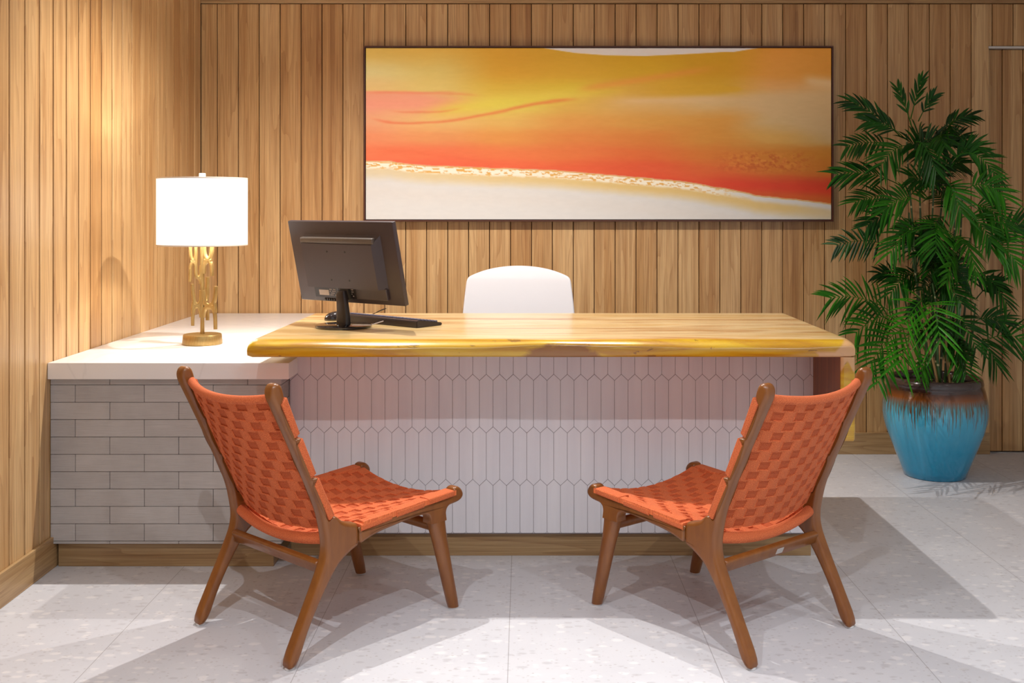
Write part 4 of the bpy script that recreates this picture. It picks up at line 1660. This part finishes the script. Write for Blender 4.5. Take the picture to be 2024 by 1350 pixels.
def frond(base, tip, arch=0.10, n=11, ll=0.15, lw=0.0085, droop=0.35, spread=55, seed=0, facing=None, shade=0.5, bare=0.25):
    """pinnate frond from base to tip, world coordinates, leaflets in pairs"""
    R = random.Random(seed)
    base, tip = Vector(base), Vector(tip)
    d = tip - base
    L = d.length
    mid = (base + tip) / 2 + Vector((0, 0, arch))
    verts, faces, shd = [], [], []

    def curve(f):
        return base * (1 - f) ** 2 + mid * 2 * f * (1 - f) + tip * f ** 2

    def tang(f):
        return (((mid - base) * (1 - f) + (tip - mid) * f)).normalized()
    # rachis
    K = 9
    ringp = []
    for k in range(K):
        f = k / (K - 1)
        p = curve(f)
        t = tang(f)
        r = .0026 * (1 - f) + .0008
        a = t.orthogonal().normalized()
        b_ = t.cross(a)
        ring = []
        for q in range(4):
            th = q * math.pi / 2
            ring.append(len(verts))
            verts.append(p + a * math.cos(th) * r + b_ * math.sin(th) * r)
            shd.append(min(1, shade + .25))
        ringp.append(ring)
    for k in range(K - 1):
        for q in range(4):
            faces.append((ringp[k][q], ringp[k][(q + 1) % 4], ringp[k + 1][(q + 1) % 4], ringp[k + 1][q]))
    hor = facing if facing is not None else Vector((R.uniform(-.4, .4), -1, R.uniform(-.2, .8)))
    for i in range(n):
        f = bare + (1 - bare) * (i + .5) / n
        for sd in (-1, 1):
            ff = min(1, f + R.uniform(-.012, .012))
            p = curve(ff)
            t = tang(ff)
            up_ = (hor - t * hor.dot(t)).normalized()
            side = t.cross(up_).normalized() * sd
            ang = math.radians(spread * (1 - .50 * (f - bare) / (1 - bare)) + R.uniform(-7, 7))
            dr_ = (t * math.cos(ang) + side * math.sin(ang) + up_ * R.uniform(-.10, .12)).normalized()
            fl = 1 - .45 * abs((f - bare) / (1 - bare) - .45) ** 1.2
            l = ll * fl * R.uniform(.85, 1.12)
            w = lw * R.uniform(.85, 1.2)
            nrm = dr_.cross(t).normalized()
            wd = dr_.cross(nrm).normalized()
            m = []
            S = 5
            for s in range(S + 1):
                g_ = s / S
                c = p + dr_ * l * g_ + Vector((0, 0, -1)) * (droop * l * g_ ** 2.1)
                ww = w * (math.sin(math.pi * min(1, g_ * .93 + .10)) ** .75) if s < S else 0.0003
                fold = nrm * ww * .45
                m.append((c - wd * ww + fold, c, c + wd * ww + fold))
            b0 = len(verts)
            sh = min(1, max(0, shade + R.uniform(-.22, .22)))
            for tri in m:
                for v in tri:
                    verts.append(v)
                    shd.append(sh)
            for s in range(S):
                a = b0 + s * 3
                faces.append((a, a + 1, a + 4, a + 3))
                faces.append((a + 1, a + 2, a + 5, a + 4))
    out = []
    for v in verts:
        v = v.copy()
        if v.y > YMAX:
            v.y = YMAX - (v.y - YMAX) * .05
        out.append(tuple(v - PO))
    me = bpy.data.meshes.new('frond')
    me.from_pydata(out, [], faces)
    me.polygons.foreach_set('use_smooth', [True] * len(me.polygons))
    a = me.attributes.new('shade', 'FLOAT', 'POINT')
    a.data.foreach_set('value', shd)
    me.materials.append(M_leaf)
    return link(bpy.data.objects.new('frond', me), palm)


# canes
canes = []
cane_spec = [(1795, 265, .0), (1822, 250, .05), (1845, 330, -.03), (1862, 300, .08), (1885, 360, -.05), (1905, 390, .04), (1920, 470, -.02), (1800, 420, -.10),
             (1818, 520, -.14), (1872, 520, -.14), (1840, 560, -.16), (1930, 600, -.08), (1900, 640, -.15), (1786, 560, -.10), (1856, 430, .10), (1893, 470, .10)]
for k, (px, py, dy) in enumerate(cane_spec):
    y = PLY + dy
    topp = W(px, py, y)
    a = k * 2.4
    rr = .055 + .105 * ((k * 7) % 10) / 10
    bx = PLX + (px - 1852) / 110 * .15
    base = Vector((max(PLX - .17, min(PLX + .17, bx)), PLY + dy * .9, .4685))
    if (base - Vector((PLX, PLY, .4685))).length > .18:
        q = (base - Vector((PLX, PLY, .4685))).normalized() * .17
        base = Vector((PLX, PLY, .4685)) + q
    pts = []
    for i in range(9):
        f = i / 8
        p = base.lerp(topp, f)
        p.x += .012 * math.sin(f * 5 + k)
        p.y += .010 * math.cos(f * 4 + k * 2)
        pts.append(p - PO)
    bm = bmesh.new()
    tube(bm, pts, [.0075 - .0035 * i / 8 for i in range(9)], 8)
    finish('cane', bm, M_canedry if k in (8, 9) else M_cane, palm)
    canes.append((base, topp))

# fronds read from the photograph: base px,py  tip px,py, depth offsets, length and spread of the leaflets
FR = [
    ((1778, 268), (1680, 200), 0, .04, 9, .13, 28, .15), ((1800, 235), (1822, 158), 0, .02, 6, .10, 25, .35), ((1802, 250), (1775, 175), 0, .02, 4, .10, 20, .3),
    ((1815, 240), (1845, 190), 0, .02, 5, .09, 30, .2), ((1850, 262), (1920, 228), .02, .03, 10, .10, 40, .05), ((1790, 275), (1715, 240), -.02, .05, 10, .12, 35, .2),
    ((1775, 292), (1672, 290), .02, .05, 12, .11, 60, .25), ((1800, 290), (1740, 330), -.08, .08, 10, .14, 50, .35), ((1810, 280), (1850, 340), -.12, .09, 10, .14, 50, .3),
    ((1850, 300), (1905, 275), 0, .05, 10, .12, 45, .1), ((1880, 330), (1925, 290), -.05, .05, 10, .14, 35, .6), ((1890, 310), (1975, 360), -.05, .14, 12, .13, 50, .65),
    ((1785, 370), (1655, 345), 0, .07, 14, .14, 42, .25), ((1790, 400), (1690, 400), -.05, .06, 13, .13, 50, .25), ((1785, 430), (1715, 445), -.05, .06, 12, .13, 50, .3),
    ((1820, 400), (1745, 420), -.20, .09, 12, .14, 50, .65), ((1850, 380), (1800, 350), -.1, .03, 10, .13, 50, .3), ((1860, 370), (1900, 420), -.22, .10, 12, .15, 45, .6),
    ((1900, 380), (1985, 390), -.1, .10, 12, .13, 55, .8), ((1910, 410), (1992, 450), -.12, .10, 12, .14, 50, .7), ((1900, 430), (1960, 480), -.15, .10, 12, .14, 50, .65),
    ((1770, 490), (1652, 485), .08, .06, 12, .115, 75, .1), ((1850, 440), (1850, 500), -.28, .10, 12, .15, 60, .55), ((1830, 450), (1760, 500), -.22, .09, 11, .14, 50, .6),
    ((1890, 470), (1930, 540), -.30, .12, 12, .12, 48, .75), ((1900, 500), (1870, 560), -.34, .10, 11, .11, 50, .9), ((1935, 500), (2030, 440), -.05, .06, 12, .15, 42, .55),
    ((1930, 490), (2010, 520), -.2, .12, 11, .17, 45, .85), ((1920, 540), (1990, 600), -.1, .10, 10, .12, 50, .35), ((1930, 590), (1975, 560), 0, .04, 9, .10, 50, .2),
    ((1790, 560), (1740, 540), -.05, .03, 8, .11, 40, .1), ((1820, 540), (1760, 580), -.2, .06, 10, .13, 50, .35), ((1850, 560), (1900, 600), -.2, .06, 10, .12, 50, .3),
    ((1790, 640), (1640, 590), -.25, .11, 14, .17, 55, .65), ((1800, 640), (1690, 660), -.35, .12, 13, .17, 60, .7), ((1810, 650), (1720, 720), -.42, .11, 12, .17, 55, .7),
    ((1820, 640), (1780, 720), -.48, .10, 8, .20, 50, .85), ((1830, 600), (1860, 680), -.50, .14, 8, .19, 55, .9), ((1835, 590), (1790, 640), -.50, .06, 6, .16, 50, 1.0),
    ((1800, 690), (1735, 760), -.45, .10, 10, .13, 60, .6), ((1880, 620), (1930, 690), -.2, .08, 10, .13, 55, .3), ((1920, 640), (1985, 640), -.05, .06, 9, .13, 45, .35),
    ((1925, 690), (2020, 670), -.12, .08, 7, .17, 60, .55), ((1930, 660), (1970, 720), -.1, .05, 8, .14, 50, .4), ((1880, 700), (1910, 740), -.2, .05, 5, .11, 60, .8),
    ((1840, 700), (1820, 745), -.22, .04, 5, .10, 50, .85),
]
for k, (b0, t0, dy, ar, n, ll, sp, sh) in enumerate(FR):
    yb = PLY + dy * .3 + RP.uniform(-.03, .03)
    yt = PLY + dy + RP.uniform(-.04, .04)
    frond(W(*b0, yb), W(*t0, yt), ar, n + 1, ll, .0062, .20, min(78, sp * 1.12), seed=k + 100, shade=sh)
# inner fronds filling the crown
for k in range(46):
    f = RP.random()
    py = 270 + 430 * f
    cx = 1848 + (12 if f > .3 else -18)
    hwid = 40 + 55 * math.sin(math.pi * min(1, f * .9 + .1))
    bx = cx + RP.uniform(-.5, .5) * hwid
    sd = RP.choice((-1, 1))
    tx = bx + sd * RP.uniform(15, 62)
    ty = py + RP.uniform(-45, 45)
    yb = PLY + RP.uniform(-.06, .08)
    yt = PLY + RP.uniform(-.28, .26)
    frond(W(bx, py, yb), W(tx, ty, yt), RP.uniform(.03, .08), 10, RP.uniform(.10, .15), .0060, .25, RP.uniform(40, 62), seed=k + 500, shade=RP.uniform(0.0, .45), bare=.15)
